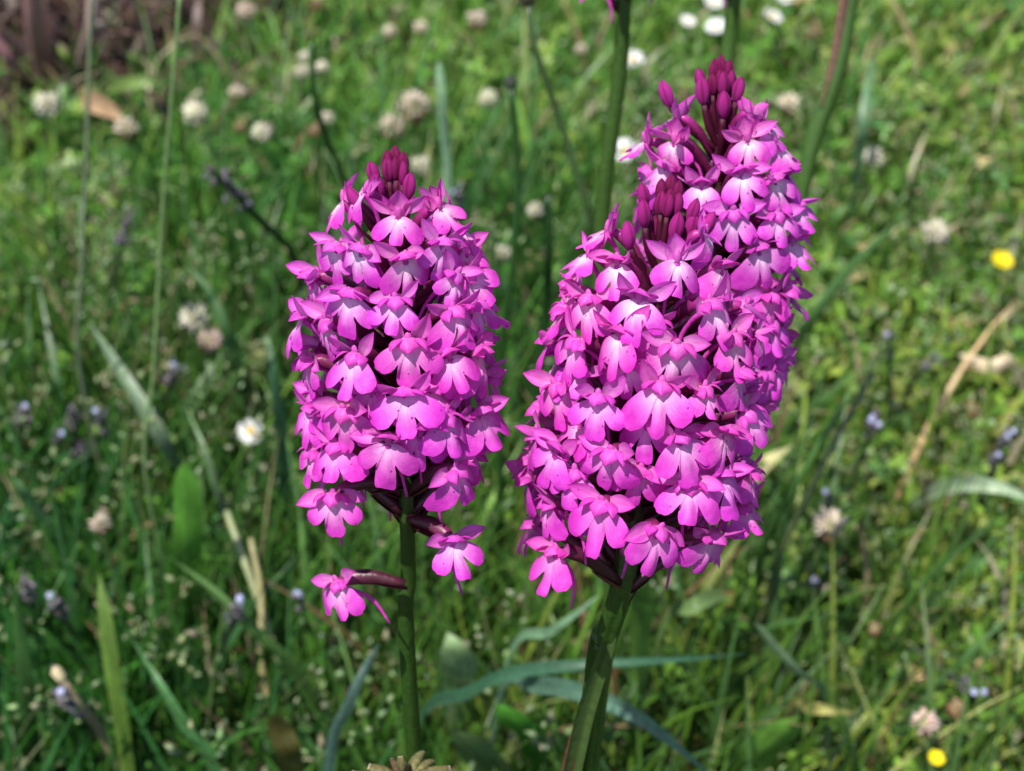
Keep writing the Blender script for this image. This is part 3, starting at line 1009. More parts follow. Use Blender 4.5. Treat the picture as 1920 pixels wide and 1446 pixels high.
# ---- rear right orchid
top, bot = D(1352, 122, 0.292), D(1338, 770, 0.315)
low = D(1128, 1270, 0.335)
base = Vector((low.x - 0.014, low.y - 0.02, 0.0))
root = thing('pyramidal_orchid', base, 'tallest pink orchid rising behind the front right spike, dark bud cluster at its tip', 'orchid')
Rb = Spike(top, bot, [(0, 0.0110), (0.15, 0.0125), (0.4, 0.0142), (0.6, 0.0138), (0.76, 0.0118), (0.86, 0.0085), (1, 0.003)], root, (0.98, 1.04, 1.0))
stem_tube(root, [base, base.lerp(low, 0.5) + Vector((0, 0.004, 0)), low, D(1172, 1100, 0.328), D(1250, 930, 0.322), bot, bot.lerp(top, 0.5), bot.lerp(top, 0.9)], [0.0018, 0.0018, 0.0018, 0.0018, 0.0017, 0.0017, 0.0015, 0.0009], stem_col)
Rb.front([
    (1266, 268, 0.82, dict(hood=2, pale=1.05)), (1402, 265, 0.82, dict(hood=2, pale=1.05)), (1202, 268, 0.85, dict(az=-78, hood=5, tilt=18, spread=58)),
    (1259, 222, 0.8, dict(az=-115, hood=5, tilt=26, spread=60)), (1440, 240, 0.8, dict(az=70, hood=5, tilt=22, spread=55)), (1464, 275, 0.82, dict(az=85, hood=5, tilt=15)), (1410, 215, 0.75, dict(az=130, hood=5, tilt=20)),
    (1388, 330, 0.92, dict(hood=4, pale=1.05)), (1460, 340, 0.88, dict(hood=4, pale=1.05)), (1240, 318, 0.88, dict(az=-60, hood=4)), (1212, 330, 0.85, dict(az=-90, hood=4)),
    (1376, 402, 0.95, dict(pale=1.0)), (1316, 352, 0.78, dict(dr=-.001)), (1463, 408, 0.92), (1497, 392, 0.85, dict(az=75)), (1421, 472, 0.97, dict(pale=.9)), (1492, 460, 0.9, dict(az=72)),
    (1482, 545, 0.95, dict(az=70)), (1443, 560, 0.9), (1444, 610, 0.9), (1470, 636, 0.9), (1462, 684, 0.92), (1420, 540, 0.85, dict(dr=-.002)), (1435, 700, 0.85), (1440, 770, 0.85),
])
Rb.back(66, 0.02, 0.70)
Rb.buds([(1338, 135, 4.6, 1.8, 3, 3), (1352, 124, 4.6, 0.6, 3, 0), (1366, 132, 4.4, 1.8, 3, 3), (1350, 150, 4.6, 2.4, 3, 5), (1336, 158, 4.6, 2.8, 3, 6), (1371, 152, 4.6, 2.6, 2, 6),
         (1313, 150, 5.0, 4.6, 1, 14), (1317, 170, 6.0, 4.6, 1, 10), (1356, 158, 5.4, 3.2, 2, 6), (1385, 168, 5.4, 4.8, 1, 16), (1357, 196, 6.0, 4.4, 1, 12), (1340, 128, 4.0, 1.2, 3, 2), (1249, 176, 6.0, 10.5, 0, 22)])
Rb.crown_buds(14, 0.008, 0.0022)

# ================================================================== BACKGROUND ORCHID STALKS
def rear_col(tip):
    def f(u):
        t = smooth(tip, tip + 0.05, u)
        g = (0.040, 0.090, 0.015); p = (0.070, 0.020, 0.030)
        return tuple(g[i] * (1 - t) + p[i] * t for i in range(3))
    return f


def rear_orchid(label, pts, rads, n, tip_px, colr=None):
    """a further orchid whose spike stands above the picture's edge"""
    P = [D(*p) for p in pts]
    base = Vector((P[-1].x - 0.005, P[-1].y + 0.01, 0.0))
    root = thing('pyramidal_orchid', base, label, 'orchid')
    P = [base] + P[::-1]
    d = (P[-1] - P[-2]).normalized()
    top = P[-1] + d * 0.055
    sp = Spike(top, P[-1], [(0, 0.0085), (0.2, 0.012), (0.6, 0.011), (0.85, 0.007), (1, 0.003)], root, (1, 1, 1))
    stem_tube(root, P + [P[-1].lerp(top, 0.9)], rads + [0.0009], colr or stem_col)
    if n:
        az = 2.6
        for i in range(n):
            az += 2.39996
            q = sp.len * (0.03 + 0.8 * i / n)
            p = sp.p0 + sp.a * q + sp.local(az) * sp.R(q)
            sp.floret(p, q, az, 0.85, bract=False)
    return root


rear_orchid('thick dark green orchid stalk left of the tallest spike, pink floret at its top',
            [(1172, -25, 0.400), (1160, 150, 0.412), (1128, 420, 0.43), (1125, 800, 0.46), (1142, 1150, 0.50), (1118, 1330, 0.53)],
            [0.0022, 0.0021, 0.0021, 0.0021, 0.0020, 0.0019, 0.0018], 12, None, rear_col(0.855))
rear_orchid('dark green orchid stalk coming down behind the bud tip of the tallest spike',
            [(1382, -40, 0.44), (1364, 110, 0.45), (1330, 500, 0.47), (1240, 900, 0.50), (1150, 1180, 0.53), (1120, 1330, 0.55)],
            [0.0022, 0.0021, 0.0021, 0.0021, 0.0020, 0.0020, 0.0017], 10, None, rear_col(0.93))
rt = rear_orchid('curved green stalk wrapped in a brownish pink sheath, right of the tallest spike',
            [(1600, -30, 0.47), (1572, 120, 0.475), (1525, 260, 0.48), (1500, 370, 0.485), (1440, 620, 0.50), (1290, 930, 0.53), (1165, 1180, 0.56), (1120, 1330, 0.58)],
            [0.0022, 0.0022, 0.0022, 0.0022, 0.0022, 0.0022, 0.0026, 0.0026, 0.0022], 0, None, rear_col(0.99))
mb = MB()
sh = [D(1588, -30, 0.4665) - rt.location, D(1566, 110, 0.4720) - rt.location, D(1540, 200, 0.4745) - rt.location]
ribbon(mb, sh, lambda u: 0.0014 * (1 - 0.6 * u ** 3), lambda u, s: (0.17, 0.095, 0.07) if u < 0.7 else (0.12, 0.10, 0.045), Vector((1, 0, 0)), 12, -0.7, 5)
link('dry_sheath', mb.mesh('dry_sheath', M_DRY), rt)

# brown sheath at the foot of the big stem and a split leaf sheath
frt = Rf.root
mb = MB()
ribbon(mb, [D(1120, 1296, 0.3065) - frt.location, D(1100, 1350, 0.311) - frt.location, D(1078, 1420, 0.317) - frt.location, D(1062, 1500, 0.324) - frt.location],
       lambda u: 0.0019 * smooth(0, 0.35, u + 0.05), lambda u, s: (0.12, 0.045, 0.030) if u > 0.05 else (0.05, 0.02, 0.012), Vector((1, 0, 0)), 12, -0.5, 5)
link('brown_sheath', mb.mesh('brown_sheath', M_DRY), frt)
mb = MB()
ribbon(mb, [D(1060, 1500, 0.325) - frt.location, D(1098, 1330, 0.3085) - frt.location, D(1140, 1200, 0.2965) - frt.location, D(1152, 1140, 0.2925) - frt.location],
       lambda u: 0.0016 * (1 - u ** 3) + 0.0002, (0.060, 0.105, 0.028), Vector((1, 0, 0)), 16, -0.6, 5)
link('leaf_sheath', mb.mesh('leaf_sheath', M_LEAF), frt)


# ================================================================== SINGLE STALKS AND BLADES
GREEN = (0.065, 0.150, 0.035); DEEP = (0.035, 0.090, 0.022); BLUE = (0.085, 0.165, 0.090); PALE = (0.20, 0.30, 0.14)
YEL = (0.14, 0.20, 0.04); BRIGHT = (0.075, 0.200, 0.025); STRAW = (0.34, 0.30, 0.16)


def pt(p):
    """(px, py, z) on the meadow, or (px, py, None, depth)"""
    return D(p[0], p[1], p[3]) if len(p) == 4 else G(p[0], p[1], p[2])


def blade(name, label, cat, pts, width, col, group=None, tip=None, mat=None, fold=0.3, side=None, ground_end=True, taper=1.6, basew=0.7, twist=0.0):
    """pts run from the tip to the foot; width in photo pixels at mid length"""
    P = [pt(p) for p in pts]
    w = width / FPX * depth_of(P[len(P) // 2]) * 0.5
    if ground_end:
        f = P[-1]
        d = (P[-1] - P[-2]).normalized()
        P.append(Vector((f.x + d.x * min(f.z, 0.03), f.y + max(-0.02, min(0.02, d.y * f.z)), 0.0)))
    loc = P[-1].copy()
    Q = [p - loc for p in P][::-1]
    mb = MB()
    ribbon(mb, Q, lambda u: w * (basew + (1 - basew) * smooth(0, 0.4, u)) * max(0.03, 1 - max(0, (u - 0.45) / 0.55) ** taper),
           (lambda u, s: tuple(a + (b - a) * smooth(0.8, 1, u) for a, b in zip(col, tip))) if tip else (lambda u, s: tuple(c * (1 + 0.15 * math.sin(u * 17 + s * 2 + w * 9000)) for c in col)), side, 26, fold, 9, twist)
    o = link(name, mb.mesh(name, mat or M_LEAF))
    o.location = loc
    return tag(o, label, cat, group)


def stalk(name, label, cat, pts, width, col, group=None, bud=None, mat=None, ground_end=True, taper=0.75):
    P = [pt(p) for p in pts]
    w = width / FPX * depth_of(P[len(P) // 2]) * 0.5
    if ground_end and P[-1].z > 0.002:
        f = P[-1]
        P.append(Vector((f.x, f.y + 0.01, 0.0)))
    loc = P[-1].copy()
    Q = [p - loc for p in P][::-1]
    root = thing(name, loc, label, cat, group)
    mb = MB()
    tube(mb, Q, lambda u: w * (1 - (1 - taper) * u), col if not callable(col) else col, 24, 8)
    link('stem', mb.mesh('stem', mat or M_STEM), root)
    if bud:
        bw, bl, bc = bud
        d = (Q[-1] - Q[-2]).normalized()
        o = d.orthogonal().normalized()
        sc = depth_of(P[0]) / FPX
        mb = MB()
        ellipsoid(mb, Q[-1] + d * bl * sc * 0.4, o * bw * sc * 0.5, d.cross(o) * bw * sc * 0.5, d * bl * sc * 0.5, lambda v, a: jit(bc, 0.25), 12, 9, 0.2)
        for i in range(26):
            a = i * 2.4; v = (i + 0.5) / 26
            r = math.sin(math.pi * (0.15 + 0.7 * v)) * bw * sc * 0.5
            c = Q[-1] + d * bl * sc * (v - 0.1) + (o * math.cos(a) + d.cross(o) * math.sin(a)) * r
            ellipsoid(mb, c, o * bw * sc * 0.10, d.cross(o) * bw * sc * 0.10, d * bl * sc * 0.14, jit(bc, 0.4), 5, 4)
        link('flower_bud', mb.mesh('flower_bud', M_DRY), root)
    return root


stalk('budding_stalk', 'wiry green stalk bent at its top with a round dark bud at the upper edge', 'stalk',
      [(990, 8, None, 0.52), (1006, 100, None, 0.525), (1052, 230, None, 0.54), (1085, 340, None, 0.55), (1108, 420, None, 0.56), (1135, 640, None, 0.6), (1150, 1000, None, 0.64)], 15, (0.045, 0.085, 0.028), bud=(32, 34, (0.06, 0.055, 0.035)))
stalk('budding_stalk', 'thin dark stalk curving down behind the bud tip of the left orchid', 'stalk',
      [(584, 82, None, 0.62), (590, 180, None, 0.63), (612, 262, None, 0.65), (645, 335, None, 0.67), (690, 480, None, 0.70)], 15, (0.018, 0.060, 0.012))
stalk('budding_stalk', 'straight dark green stalk with a small dark bud, midway between the two front spikes', 'stalk',
      [(959, 165, None, 0.56), (970, 330, None, 0.575), (962, 500, None, 0.59), (942, 650, None, 0.61), (938, 900, None, 0.65)], 17, (0.014, 0.050, 0.010), bud=(22, 26, (0.05, 0.06, 0.05)))
stalk('cut_stem', 'short thick dark stem with a blunt top just left of the front right spike', 'stem',
      [(1027, 368, None, 0.60), (1030, 470, None, 0.61), (1022, 600, None, 0.63), (1005, 800, None, 0.66)], 22, (0.014, 0.050, 0.010))
stalk('cut_stem', 'slim short dark stem right beside the left orchid, behind its upper florets', 'stem',
      [(925, 422, None, 0.66), (926, 520, None, 0.67), (920, 640, None, 0.69)], 12, (0.040, 0.090, 0.025))
blade('grass_blade', 'upright grey green blade with a cut tip right of the left orchid bud tip', 'grass blade',
      [(823, 112, None, 0.66), (828, 200, None, 0.67), (837, 300, None, 0.69), (840, 420, None, 0.71)], 17, (0.26, 0.42, 0.24), basew=0.9, taper=14)
stalk('long_culm', 'very long thin pale grass stalk crossing the whole upper left meadow', 'grass stalk',
      [(338, -20, None, 0.50), (325, 150, None, 0.515), (305, 400, None, 0.545), (288, 700, None, 0.58), (275, 900, None, 0.61)], 9, (0.15, 0.24, 0.09))
stalk('long_culm', 'thin greyish grass stalk dropping past the dead red stems at the far left', 'grass stalk',
      [(172, -20, None, 0.58), (166, 160, None, 0.60), (155, 480, None, 0.64), (150, 700, None, 0.68)], 9, (0.16, 0.20, 0.12))
blade('grass_blade', 'wide grey green blade lying diagonally with a pointed tip, left of the left orchid', 'grass blade',
      [(166, 603, 0.120), (205, 665, 0.115), (255, 745, 0.105), (300, 820, 0.09), (338, 890, 0.06)], 34, (0.17, 0.25, 0.15), basew=0.6)
blade('broad_leaf', 'broad bright green upright leaf below the diagonal grey blade at left', 'leaf',
      [(345, 868, 0.150), (352, 950, 0.132), (352, 1030, 0.110), (345, 1110, 0.07)], 54, (0.085, 0.24, 0.030), taper=8, basew=0.3)
stalk('straw_stalk', 'pale jointed straw stem slanting down left of the lowest pink floret', 'stalk',
      [(425, 960, 0.10), (452, 1035, 0.095), (486, 1130, 0.08), (520, 1240, 0.06), (545, 1345, 0.03)], 17, (0.26, 0.29, 0.15))
stalk('straw_stalk', 'brownish straw stem beside the pale jointed one, reaching the lower edge', 'stalk',
      [(470, 1010, 0.10), (490, 1120, 0.085), (488, 1230, 0.07), (505, 1330, 0.05), (520, 1440, 0.02)], 15, (0.26, 0.24, 0.11))
blade('grass_blade', 'flat green blade slanting under the lowest loose pink floret', 'grass blade',
      [(322, 1048, 0.13), (400, 1110, 0.125), (480, 1190, 0.11), (570, 1285, 0.08)], 30, (0.085, 0.175, 0.045), basew=0.8)
blade('grass_blade', 'dark green blade running diagonally into the lower left edge', 'grass blade',
      [(248, 1200, 0.14), (300, 1285, 0.135), (350, 1370, 0.12), (405, 1455, 0.10)], 26, (0.06, 0.165, 0.05), basew=0.8)
blade('grass_blade', 'yellow green wide blade standing in the lower left grass', 'grass blade',
      [(186, 1075, 0.15), (195, 1150, 0.14), (210, 1260, 0.12), (232, 1400, 0.09)], 32, (0.10, 0.18, 0.03), taper=2.5)
blade('grass_blade', 'narrow bluish green blade at the lower edge left of the left orchid stem', 'grass blade',
      [(712, 1205, 0.165), (690, 1245, 0.16), (655, 1320, 0.15), (615, 1460, 0.12)], 22, (0.055, 0.11, 0.085), basew=0.9)
blade('grass_blade', 'long arching blue green blade passing behind the thick orchid stem', 'grass blade',
      [(1400, 1226, 0.155), (1250, 1238, 0.165), (1090, 1248, 0.165), (960, 1262, 0.155), (880, 1300, 0.135), (790, 1350, 0.10)], 27, (0.040, 0.115, 0.060), basew=0.9, side=Vector((0, 0.6, 1)))
blade('grass_blade', 'wide drooping blue green blade running out at the lower right of the thick stem', 'grass blade',
      [(1350, 1470, 0.16), (1265, 1395, 0.175), (1190, 1340, 0.18), (1100, 1300, 0.175), (1010, 1285, 0.155), (940, 1300, 0.12)], 36, (0.085, 0.170, 0.115), basew=0.6, side=Vector((0, 0.6, 1)))
blade('grass_blade', 'straight pale blade pointing up behind the foot of the front right spike', 'grass blade',
      [(1125, 1115, 0.16), (1085, 1148, 0.155), (1035, 1185, 0.145), (955, 1235, 0.12)], 20, (0.12, 0.22, 0.12), basew=0.8, side=Vector((0, 0.6, 1)))
blade('broad_leaf', 'small round tipped light green leaf just right of the thick orchid stem', 'leaf',
      [(1212, 1098, 0.16), (1208, 1130, 0.145), (1202, 1175, 0.12)], 48, (0.10, 0.21, 0.04), taper=7, basew=0.4)
blade('broad_leaf', 'curved green leaf with an orange dying tip right of the thick orchid stem', 'leaf',
      [(1378, 1108, 0.11), (1340, 1118, 0.125), (1300, 1138, 0.13), (1245, 1180, 0.11)], 30, (0.14, 0.23, 0.07), tip=(0.42, 0.20, 0.05), taper=6, basew=0.4, side=Vector((0, 0.6, 1)))
blade('grass_blade', 'stiff grey green blade lying aslant in the right meadow below the pink spikes', 'grass blade',
      [(1414, 1165, 0.13), (1450, 1210, 0.12), (1500, 1265, 0.105), (1548, 1312, 0.08)], 19, (0.16, 0.25, 0.13), basew=0.9, taper=5)
blade('dry_leaf', 'yellowish dry leaf lying flat in the lower right meadow', 'dry leaf',
      [(1605, 1338, 0.085), (1560, 1332, 0.09), (1520, 1326, 0.085), (1488, 1318, 0.06)], 26, (0.30, 0.29, 0.09), mat=M_DRY, side=Vector((0, 0.8, 0.6)))
blade('broad_leaf', 'large glossy green leaf standing at the lower edge in the right half', 'leaf',
      [(1500, 1345, 0.11), (1470, 1380, 0.10), (1430, 1420, 0.085), (1385, 1475, 0.05)], 92, (0.12, 0.27, 0.04), taper=3, basew=0.4, fold=0.4)
blade('broad_leaf', 'pale green oval leaf between the orchid stems above the arching blade', 'leaf',
      [(838, 1185, 0.13), (850, 1220, 0.125), (862, 1260, 0.11), (858, 1310, 0.08)], 68, (0.20, 0.30, 0.13), taper=2.2, basew=0.3)
blade('broad_leaf', 'bright green leaf right under the arching blade between the stems', 'leaf',
      [(930, 1320, 0.12), (950, 1345, 0.115), (975, 1370, 0.105), (1000, 1400, 0.08)], 66, (0.08, 0.28, 0.03), taper=2.4, basew=0.4)
blade('broad_leaf', 'dull green leaf at the lower edge between the two orchid stems', 'leaf',
      [(850, 1370, 0.12), (880, 1400, 0.11), (910, 1440, 0.09), (940, 1480, 0.06)], 80, (0.10, 0.17, 0.06), taper=2.4, basew=0.4)
blade('dry_leaf', 'dark brownish leaf with a green midrib at the lower edge left of the orchid stem', 'dry leaf',
      [(510, 1338, 0.14), (525, 1375, 0.13), (540, 1420, 0.12), (548, 1470, 0.09)], 52, (0.075, 0.070, 0.018), taper=4, basew=0.6)
blade('dry_stick', 'pale brown bent stick lying on the grass at the right', 'stick',
      [(1797, 664, 0.056), (1830, 680, 0.060), (1870, 684, 0.060), (1908, 680, 0.055)], 26, (0.62, 0.50, 0.34), mat=M_DRY, taper=9, basew=0.9, fold=0.8, side=Vector((0, 0.8, 0.6)))
blade('grass_blade', 'pale whitish green blade arching into the right edge', 'grass blade',
      [(1960, 950, 0.07), (1900, 922, 0.08), (1840, 908, 0.08), (1780, 912, 0.06), (1730, 935, 0.03)], 32, (0.36, 0.46, 0.30), side=Vector((0, 0.6, 0.8)))
blade('grass_blade', 'long green blade slanting up right of the tallest pink spike', 'grass blade',
      [(1712, 392, 0.12), (1660, 440, 0.115), (1590, 510, 0.10), (1530, 590, 0.08), (1490, 660, 0.05)], 24, (0.09, 0.20, 0.055))
blade('grass_blade', 'upright blue green blade standing in the meadow above the long slanting one', 'grass blade',
      [(1640, 100, 0.12), (1625, 180, 0.11), (1615, 260, 0.09), (1606, 330, 0.05)], 20, (0.13, 0.24, 0.12), taper=4)
blade('dry_leaf', 'pale dry folded leaf lying beside the lower right florets', 'dry leaf',
      [(1485, 835, 0.085), (1450, 860, 0.09), (1420, 890, 0.08), (1400, 915, 0.06)], 44, (0.40, 0.38, 0.18), mat=M_DRY, side=Vector((0, 0.8, 0.6)))
stalk('straw_stalk', 'dark leaning stem right of the lowest florets of the front right spike', 'stalk',
      [(1640, 700, 0.16), (1580, 800, 0.15), (1510, 940, 0.13), (1450, 1085, 0.09)], 13, (0.085, 0.115, 0.045))
stalk('green_stem', 'slim dark green stem leaning up close to the right side of the pink spikes', 'stem',
      [(1592, 740, 0.17), (1545, 820, 0.155), (1480, 930, 0.13), (1430, 1040, 0.09)], 15, (0.05, 0.12, 0.025))
blade('grass_blade', 'thin light blade slanting through the meadow below the pale brown stick', 'grass blade',
      [(1660, 1090, 0.09), (1628, 1150, 0.08), (1590, 1215, 0.06), (1565, 1260, 0.03)], 11, (0.22, 0.31, 0.13))
blade('grass_blade', 'long dark blade descending past the left side of the left orchid', 'grass blade',
      [(352, 498, 0.14), (395, 555, 0.13), (430, 640, 0.11), (455, 720, 0.06)], 24, (0.055, 0.13, 0.04))
blade('grass_blade', 'dark blue green upright blade touching the left flank of the left orchid', 'grass blade',
      [(505, 630, 0.16), (512, 700, 0.15), (525, 800, 0.12), (535, 920, 0.07)], 24, (0.045, 0.12, 0.055))
blade('grass_blade', 'grey green narrow blade behind the white daisy at left', 'grass blade',
      [(348, 760, 0.12), (385, 850, 0.11), (415, 950, 0.08), (430, 1010, 0.04)], 18, (0.14, 0.23, 0.11))
blade('grass_blade', 'pointed dark blade leaning left at the far left edge of the meadow', 'grass blade',
      [(20, 890, 0.12), (50, 930, 0.11), (85, 985, 0.08), (110, 1040, 0.04)], 24, (0.09, 0.20, 0.09))
blade('grass_blade', 'broad dark blade standing at the left edge low in the meadow', 'grass blade',
      [(28, 1090, 0.16), (35, 1180, 0.14), (48, 1300, 0.11), (60, 1420, 0.06)], 34, (0.045, 0.115, 0.028))

# dead reddish stems on the bare soil
for lab, pp, w, c in [
    ('thick reddish brown dead stem standing at the upper left corner', [(58, -30, 0.11), (66, 40, 0.08), (78, 110, 0.04), (88, 160, 0.01)], 44, (0.34, 0.19, 0.18)),
    ('slender purplish dead stem right of the thick one on bare soil', [(176, -25, 0.10), (168, 60, 0.07), (150, 120, 0.03), (138, 150, 0.01)], 26, (0.38, 0.26, 0.25)),
    ('purplish dead branch lying against the left edge on bare soil', [(-20, 60, 0.07), (18, 110, 0.05), (40, 140, 0.03), (72, 168, 0.008)], 28, (0.32, 0.16, 0.18)),
    ('pale dead twig lying slantwise over the bare soil', [(290, 78, 0.03), (240, 62, 0.03), (200, 72, 0.025), (150, 118, 0.01)], 13, (0.24, 0.16, 0.13)),
    ('short pinkish dead twig at the foot of the thick dead stem', [(120, 95, 0.04), (95, 72, 0.035), (80, 55, 0.02), (76, 80, 0.005)], 14, (0.30, 0.20, 0.18)),
    ('grey dead twig low at the left edge beside the cream clover', [(-10, 150, 0.03), (20, 158, 0.028), (55, 176, 0.02), (75, 196, 0.005)], 15, (0.20, 0.13, 0.10)),
]:
    stalk('dead_stem', lab, 'dead stem', pp, w, c, mat=M_DRY)
blade('dry_leaf', 'crumpled tan dead leaf below the bare soil at upper left', 'dry leaf', [(240, 235, 0.05), (215, 210, 0.055), (180, 192, 0.05), (150, 185, 0.03)], 42, (0.34, 0.22, 0.13), mat=M_DRY, side=Vector((0, 0.8, 0.6)))
blade('broad_leaf', 'yellowish green leaf beside the dead stems at upper left', 'leaf', [(112, 80, 0.05), (118, 110, 0.045), (122, 135, 0.03), (120, 160, 0.01)], 30, (0.15, 0.24, 0.04))
blade('broad_leaf', 'light green oval leaf right of the slender purplish dead stem', 'leaf', [(232, 90, 0.05), (250, 112, 0.045), (270, 135, 0.03), (285, 150, 0.01)], 28, (0.16, 0.27, 0.06))
blade('broad_leaf', 'long light green leaf lying right of the bare soil', 'leaf', [(330, 152, 0.05), (285, 152, 0.06), (240, 158, 0.055), (205, 168, 0.03)], 28, (0.17, 0.26, 0.07), side=Vector((0, 0.7, 0.7)))


# ================================================================== SMALL FLOWERS
def foot_stem(root, head, foot, r, col):
    mb = MB()
    a = Vector((0, 0, 0)); b = head - foot
    tube(mb, [a, a.lerp(b, 0.5) + Vector((random.uniform(-.004, .004), random.uniform(-.004, .004), 0.004)), b], r, col, 8, 6)
    link('stem', mb.mesh('stem', M_STEM), root)


def clover(px, py, size, kind, label, z=None, squash=0.85):
    z = z if z is not None else random.uniform(0.055, 0.075) + (0.03 if (py > 900 or (px > 300 and py > 550 and px < 420)) else 0)
    h = G(px, py, z)
    R = size / FPX * depth_of(h) * 0.5
    foot = Vector((h.x + random.uniform(-.015, .015), h.y + random.uniform(-.01, .02), 0))
    root = thing('clover_flower', foot, label, 'clover flower', 'white clover flower heads in the meadow')
    mb = MB()
    c = h - foot
    tilt = Vector((random.uniform(-.3, .3), random.uniform(-.3, .1), 1)).normalized()
    squash *= random.uniform(0.8, 1.15)
    cream = {'c': (0.78, 0.74, 0.60), 'f': (0.72, 0.62, 0.50), 'b': (0.42, 0.26, 0.17), 'p': (0.70, 0.54, 0.47)}[kind]
    brown = (0.34, 0.19, 0.11)
    ellipsoid(mb, c, Vector((R * .5, 0, 0)), Vector((0, R * .5, 0)), tilt * R * .5, (0.35, 0.36, 0.18), 8, 6)
    n = 64
    low = {'c': 0.12, 'f': 0.40, 'b': 0.9, 'p': 0.30}[kind]
    for i in range(n):
        zz = 1 - 1.75 * (i + 0.5) / n
        a = i * 2.39996
        r = math.sqrt(max(0, 1 - zz * zz))
        d = (Vector((r * math.cos(a), r * math.sin(a), zz * squash)) + Vector((random.gauss(0, .2), random.gauss(0, .2), random.gauss(0, .16))))
        d = (d + (tilt - Vector((0, 0, 1))) * 0.8).normalized()
        withered = (0.5 - zz / 2) > 1 - low - random.uniform(-0.1, 0.1)
        col = jit(brown if withered else cream, 0.14)
        dr = d + (Vector((0, 0, -0.9)) if withered else Vector((0, 0, 0.25)))
        dr.normalize()
        s = d.orthogonal().normalized(); t = d.cross(s)
        b0 = c + d * R * 0.40; m0 = c + d * R * 0.40 + dr * R * 0.42; e0 = c + d * R * 0.40 + dr * R * random.uniform(0.5, 1.0)
        w = R * 0.13
        mb.add([b0 + s * w * .6, b0 - s * w * .3 + t * w * .5, b0 - s * w * .3 - t * w * .5, m0 + s * w, m0 - s * w * .5 + t * w, m0 - s * w * .5 - t * w, e0],
               [(0, 1, 4, 3), (1, 2, 5, 4), (2, 0, 3, 5), (3, 4, 6), (4, 5, 6), (5, 3, 6)], col)
    link('flower_head', mb.mesh('flower_head', M_WHITE), root)
    foot_stem(root, h, foot, 0.0008, (0.10, 0.17, 0.05))
    return root


def daisy(px, py, size, label, z=None, face=None, cup=0.15):
    z = z if z is not None else random.uniform(0.05, 0.07)
    h = G(px, py, z)
    R = size / FPX * depth_of(h) * 0.5
    foot = Vector((h.x + random.uniform(-.01, .01), h.y + 0.005, 0))
    root = thing('daisy', foot, label, 'daisy', 'white daisies in the meadow')
    n = Vector(face or (random.uniform(-.2, .2), -0.35, 1)).normalized()
    s = n.orthogonal().normalized(); t = n.cross(s)
    c = h - foot
    mb = MB()
    k = 24
    for i in range(k):
        a = 2 * math.pi * i / k + random.uniform(-.08, .08)
        d = s * math.cos(a) + t * math.sin(a); e = n.cross(d)
        L = R * random.uniform(0.9, 1.05)
        w = R * 0.14
        q = [c + d * R * .25, c + d * L * .65 + n * cup * R, c + d * L + n * cup * R * random.uniform(0.6, 1.6)]
        mb.add([q[0] - e * w * .5, q[0] + e * w * .5, q[1] - e * w, q[1] + e * w, q[2] - e * w * .5, q[2] + e * w * .5], [(0, 1, 3, 2), (2, 3, 5, 4)], jit((0.80, 0.80, 0.80), 0.05))
    pet = link('ray_petals', mb.mesh('ray_petals', M_WHITE), root)
    pet['kind'] = 'stuff'
    mb = MB()
    ellipsoid(mb, c + n * R * .06, s * R * .3, t * R * .3, n * R * .16, lambda v, a: jit((0.72, 0.48, 0.03), .12), 12, 6)
    link('disc', mb.mesh('disc', M_WHITE), root)
    foot_stem(root, h, foot, 0.0007, (0.10, 0.18, 0.06))


def buttercup(px, py, size, label, z=0.06):
    h = G(px, py, z)
    R = size / FPX * depth_of(h) * 0.5
    foot = Vector((h.x, h.y + 0.01, 0))
    root = thing('buttercup', foot, label, 'buttercup', 'yellow buttercups in the meadow')
    n = Vector((0.1, -0.3, 1)).normalized(); s = n.orthogonal().normalized(); t = n.cross(s)
    c = h - foot
    for i in range(5):
        a = 2 * math.pi * i / 5
        d = s * math.cos(a) + t * math.sin(a); e = n.cross(d)
        V, F = [], []
        for j in range(5):
            u = j / 4
            w = R * 0.62 * math.sin(math.pi * (0.12 + 0.72 * u))
            for q in (-1, -.4, .4, 1):
                V.append(c + d * R * u + n * R * (0.55 * u * u + 0.12 * q * q) + e * w * q)
        for j in range(4):
            for q in range(3):
                F.append((j * 4 + q, j * 4 + q + 1, j * 4 + q + 5, j * 4 + q + 4))
        link('petal', mesh('petal', V, F, (0.80, 0.65, 0.015), M_WHITE), root)
    mb = MB()
    ellipsoid(mb, c + n * R * .12, s * R * .2, t * R * .2, n * R * .18, (0.55, 0.50, 0.03), 8, 6)
    link('centre', mb.mesh('centre', M_WHITE), root)
    foot_stem(root, h, foot, 0.0007, (0.08, 0.16, 0.04))


